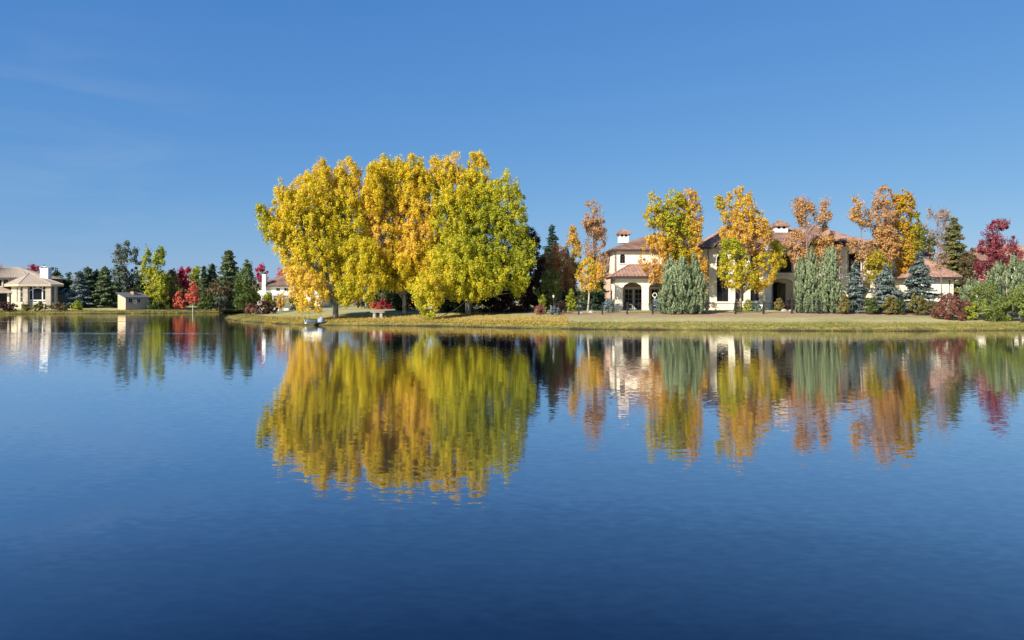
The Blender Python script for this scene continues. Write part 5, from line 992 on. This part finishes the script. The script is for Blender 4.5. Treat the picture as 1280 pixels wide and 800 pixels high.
# rowing boat drawn up on the bank, with a covered bundle beside it
D = 78.2; x = X(394, D); z = max(H(x, D), .05)
def hull(x, y, z, L_, w, h, ang, ht):
    a = math.radians(ang); V_, F_ = [], []; n = 9
    for i in range(n):
        t = i / (n - 1); ww = w * (1 - abs(2 * t - .85) ** 2.2 * .72) / 2; hh = h * (1 + .35 * (2 * t - 1) ** 2)
        for (s, zz) in ((-1, hh), (-.82, hh * .45), (-.35, .02), (.35, .02), (.82, hh * .45), (1, hh)): V_.append((t * L_ - L_ / 2, s * ww, zz))
        for (s, zz) in ((.9, hh - .02), (.6, .12), (-.6, .12), (-.9, hh - .02)): V_.append((t * L_ - L_ / 2, s * ww, zz))
    m = 10
    for i in range(n - 1):
        for j in range(m): F_.append((i * m + j, i * m + (j + 1) % m, (i + 1) * m + (j + 1) % m, (i + 1) * m + j))
    F_.append(tuple(range(m - 1, -1, -1))); F_.append(tuple((n - 1) * m + j for j in range(m)))
    return [(x + p[0] * math.cos(a) - p[1] * math.sin(a), y + p[0] * math.sin(a) + p[1] * math.cos(a), z + p[2]) for p in V_], F_
bt = empty('rowing_boat', (x, D, z)); tag(bt, 'small white and green rowing boat beached at the water edge', 'boat')
hv, hf = hull(x, D - .9, z - .02, 2.2, .9, .40, 62, .4); b = MB(); b.V = hv; b.F = hf; b.build('hull', M['white'], bt)
b = MB(); a = math.radians(62)
for s in (-.45, .35): cx_, cy_ = x + s * math.cos(a), D - .9 + s * math.sin(a); b.tube([(cx_ - .36 * math.sin(a), cy_ + .36 * math.cos(a), z + .32), (cx_ + .36 * math.sin(a), cy_ - .36 * math.cos(a), z + .32)], .06, 4)
b.build('seat', M['green'], bt)
b = MB(); k = 10; b.tube([(hv[i * k][0], hv[i * k][1], hv[i * k][2] + .015) for i in range(9)], .05, 5); b.tube([(hv[i * k + 5][0], hv[i * k + 5][1], hv[i * k + 5][2] + .015) for i in range(9)], .05, 5); b.build('gunwale', M['green'], bt)
D = 78.0; x = X(402, D); z = max(H(x, D), .02); V_, F_ = [], []; nr, ns_ = 6, 14
for i in range(nr + 1):
    for j in range(ns_):
        t = j / ns_ * 6.283; r = math.sin((i / nr) * math.pi / 2) if i else .02; V_.append((x + r * .48 * math.cos(t) * (1 + .15 * math.sin(3 * t)), D - .5 + r * .4 * math.sin(t), z + .42 * math.cos((i / nr) * math.pi / 2) ** .8 * (1 + .12 * math.sin(2 * t + i)) + (.12 if math.cos(t) > .3 and i < 4 else 0)))
for i in range(nr):
    for j in range(ns_): F_.append((i * ns_ + j, i * ns_ + (j + 1) % ns_, (i + 1) * ns_ + (j + 1) % ns_, (i + 1) * ns_ + j))
F_.append(tuple(range(ns_ - 1, -1, -1))); b = MB(); b.V = V_; b.F = F_; tag(b.build('covered_boat', M['tarp'], smooth=True), 'pale blue grey tarpaulin bundle right of the beached rowing boat', 'tarpaulin')
# ring sculpture at the second arch
D = 82.2; x = X(818.5, D); z = H(x, D); sc_ = empty('ring_sculpture', (x, D, z)); tag(sc_, 'pale ring sculpture on a tapered stand at the second porch arch', 'sculpture')
b = MB(); b.tube([(x, D, z - .1), (x, D, z + .15), (x, D, z + .9), (x, D, z + 1.5)], [.26, .2, .12, .08], 8); b.build('stand', M['trim'], sc_)
b = MB(); b.tube([(x + .24 * math.cos(i * math.pi / 8), D, z + 1.74 + .24 * math.sin(i * math.pi / 8)) for i in range(17)], .055, 6, False); b.build('ring', M['trim'], sc_)
# porch chairs
def chair(x, y, z, rot, label):
    r = empty('patio_chair', (x, y, z)); r.rotation_euler = (0, 0, 0); tag(r, label, 'chair', 'patio chairs on the porch'); f = frame((x, y), rot)
    b = MB(); b.box(-.27, .27, -.25, .27, z + .42, z + .48, f); b.build('seat', M['black'], r)
    b = MB(); b.box(-.27, .27, .22, .27, z + .62, z + .95, f); b.box(-.27, -.22, .22, .27, z + .48, z + .619, f); b.box(.22, .27, .22, .27, z + .48, z + .619, f); b.build('backrest', M['black'], r)
    for s in (-1, 1):
        b = MB(); b.box(s * .27 - .03, s * .27 + .03, -.25, .215, z + .66, z + .70, f); b.box(s * .27 - .02, s * .27 + .02, -.24, -.2, z + .481, z + .659, f); b.build('armrest', M['black'], r)
        for t in (-.22, .22): b = MB(); b.box(s * .24 - .02, s * .24 + .02, t - .02, t + .02, z, z + .419, f); b.build('leg', M['black'], r)
zc = gz0 + .065
chair(X(781.8, 85.6), 85.6, zc, -30, 'black patio chair at the left side of the first porch arch'); chair(X(801, 85.6), 85.6, zc, 35, 'black patio chair at the right side of the first porch arch')
# red flowering plant by the plinth
shrub('small red flowering plant at the corner between juniper and tall windows', 880, 889, 373, 387, 80.5, 'scarlet', name='flowering_plant', cat='plant', seed=1.0, rc=.2, cover=3)
# landscape boulders
for (px, w, py, D, l) in ((739, 9, 386.5, 79, 'larger sandstone boulder at the foot of the pale trunk'), (727, 6, 388, 78.6, 'small sandstone boulder left of the pale trunk'), (980, 8, 389, 77.4, 'flat grey boulder before the entrance'), (1152, 8, 387, 73, 'pale boulder under the tallest blue spruce'), (988, 6, 388.5, 77.6, 'small grey boulder right of the flat one at the entrance')):
    x = X(px, D); z = H(x, D); k = w * D / FPX / 2; V_, F_ = [], []; nr, ns_ = 5, 9; sd = rng.random(60)
    for i in range(nr + 1):
        for j in range(ns_):
            t = j / ns_ * 6.283; a_ = i / nr * math.pi / 2; r = (math.sin(a_) if i else .05) * (.85 + .3 * sd[(i * 7 + j) % 60]); V_.append((x + r * k * math.cos(t), D + r * k * .8 * math.sin(t), z - .05 + k * .85 * math.cos(a_) * (.85 + .3 * sd[(j * 3 + i) % 60])))
    for i in range(nr):
        for j in range(ns_): F_.append((i * ns_ + j, i * ns_ + (j + 1) % ns_, (i + 1) * ns_ + (j + 1) % ns_, (i + 1) * ns_ + j))
    F_.append(tuple(range(ns_ - 1, -1, -1))); b = MB(); b.V = V_; b.F = F_; tag(b.build('boulder', M['bench']), l, 'boulder', 'boulders in the mansion garden')

# ------------------------------------------------------------------ grass on the bank, fallen leaves
def along_shore(n, d0, d1, seg=(12, 27)):
    pts = SP[seg[0]:seg[1]]; L_ = np.hypot(*np.diff(pts, axis=0).T); c = np.concatenate([[0], np.cumsum(L_)]); s = rng.random(n) * c[-1]
    x = np.interp(s, c, pts[:, 0]); y = np.interp(s, c, pts[:, 1]); i = np.clip(np.searchsorted(c, s) - 1, 0, len(L_) - 1); d = np.diff(pts, axis=0)[i]; d = d / np.linalg.norm(d, axis=1, keepdims=True)
    o_ = d0 + (d1 - d0) * rng.random(n); return x - d[:, 1] * o_, y + d[:, 0] * o_
def blades(n, d0, d1, h0, h1, seg, name, label, tsh=0.0, wd=.035):
    x, y = along_shore(n, d0, d1, seg); z = terrain(x, y); ok = (z > -.02) & ((name != 'shore_reeds') | (noise3(np.stack([x * 1.5, y * 1.1, x * 0], 1), .6, 7) > .12)); x, y, z = x[ok], y[ok], z[ok]; n = len(x)
    pt = noise3(np.stack([x, y, x * 0], 1), .9, 3); h = (h0 + (h1 - h0) * rng.random(n) ** 1.6) * (1 + .5 * pt); a = rng.random(n) * 6.283; ln = rng.normal(size=(n, 2)) * .35
    b = np.stack([x, y, z - .02], 1); t = np.stack([x + ln[:, 0] * h, y + ln[:, 1] * h, z + h], 1); w = np.stack([np.cos(a), np.sin(a), 0 * a], 1) * wd
    V_ = np.stack([b - w, b + w, t + w * .25, t - w * .25], 1); tone = np.clip(.46 + tsh + .30 * noise3(np.stack([x * .6, y * .8, x * 0], 1), .8, 5) + .28 * noise3(np.stack([x * 1.9, y * 1.3, x * 0], 1), .9, 2) + .16 * rng.normal(size=n), 0, 1)
    tag(link(name, quads_mesh(name, V_, LM['grass'], tone)), label, 'grass', kind='stuff')
blades(52000, -.12, 3.2, .03, .14, (12, 28), 'bank_grass', 'rough green and straw coloured grass on the near bank')
blades(4200, -.1, .5, .08, .34, (12, 28), 'shore_reeds', 'taller dry grass fringe at the waterline of the near bank', .2)
blades(9000, -.1, 3.0, .12, .35, (2, 10), 'far_bank_grass', 'grass fringe along the far left shore', -.05, .06)
x, y = rng.random(9000), rng.random(9000); n = 9000
px_ = 330 + 380 * x; dd_ = 1.0 + 9 * y ** 1.5; xs_ = X(px_, 76); ysh = np.interp(px_, [350, 400, 470, 560, 650, 750], [81.8, 77, 76, 73.6, 68.3, 65.3]); yy = ysh + dd_; xs_ = X(px_, yy); zz = terrain(xs_, yy) + .03
Vf = rhombi(np.stack([xs_, yy, zz + .05 * rng.random(n)], 1), rng.normal(size=(n, 3)) * .6 + np.array([0, -.3, 1]), rng.normal(size=(n, 3)), np.full(n, .13), np.full(n, .11))
tag(link('fallen_leaves', quads_mesh('fallen_leaves', Vf, LM['fallen'], rng.random(n))), 'yellow fallen leaves scattered over the bank under the poplars', 'leaves', kind='stuff')
# stones and dead reeds broken off along the waterline
x, y = along_shore(700, -.25, .25, (12, 28)); V_, F_ = [], []
for i in range(len(x)):
    if fn(x[i] * .8, y[i] * .8) < -.15: continue
    s = .04 + .10 * rng.random() ** 2; k = len(V_); z0 = max(float(terrain(np.array([x[i]]), np.array([y[i]]))[0]), -.02)
    for j in range(5): a = j * 1.2566 + rng.random() * .5; V_.append((x[i] + s * 1.4 * math.cos(a), y[i] + s * math.sin(a), z0 - .03))
    V_.append((x[i] + s * .2, y[i], z0 + s * .7)); V_.append((x[i] - s * .3, y[i] + s * .1, z0 + s * .6))
    for j in range(5): F_.append((k + j, k + (j + 1) % 5, k + 5 if j < 3 else k + 6))
b = MB(); b.V = V_; b.F = F_; tag(b.build('shore_stones', M['bark']), 'small dark stones and clods scattered along the waterline of the near bank', 'stones', kind='stuff')
# downpipes on the mansion and pavilion
for (px, D, zt_) in ((768.6, 87.9, 313), (884.9, 84.9, 310), (954, 84.9, 310)):
    b = MB(); x0 = X(px, D); b.tube([(x0, D - .07, Z(zt_, D)), (x0, D - .07, gz0 + .1)], .05, 6); b.build('downpipe', M['fascia'], man)
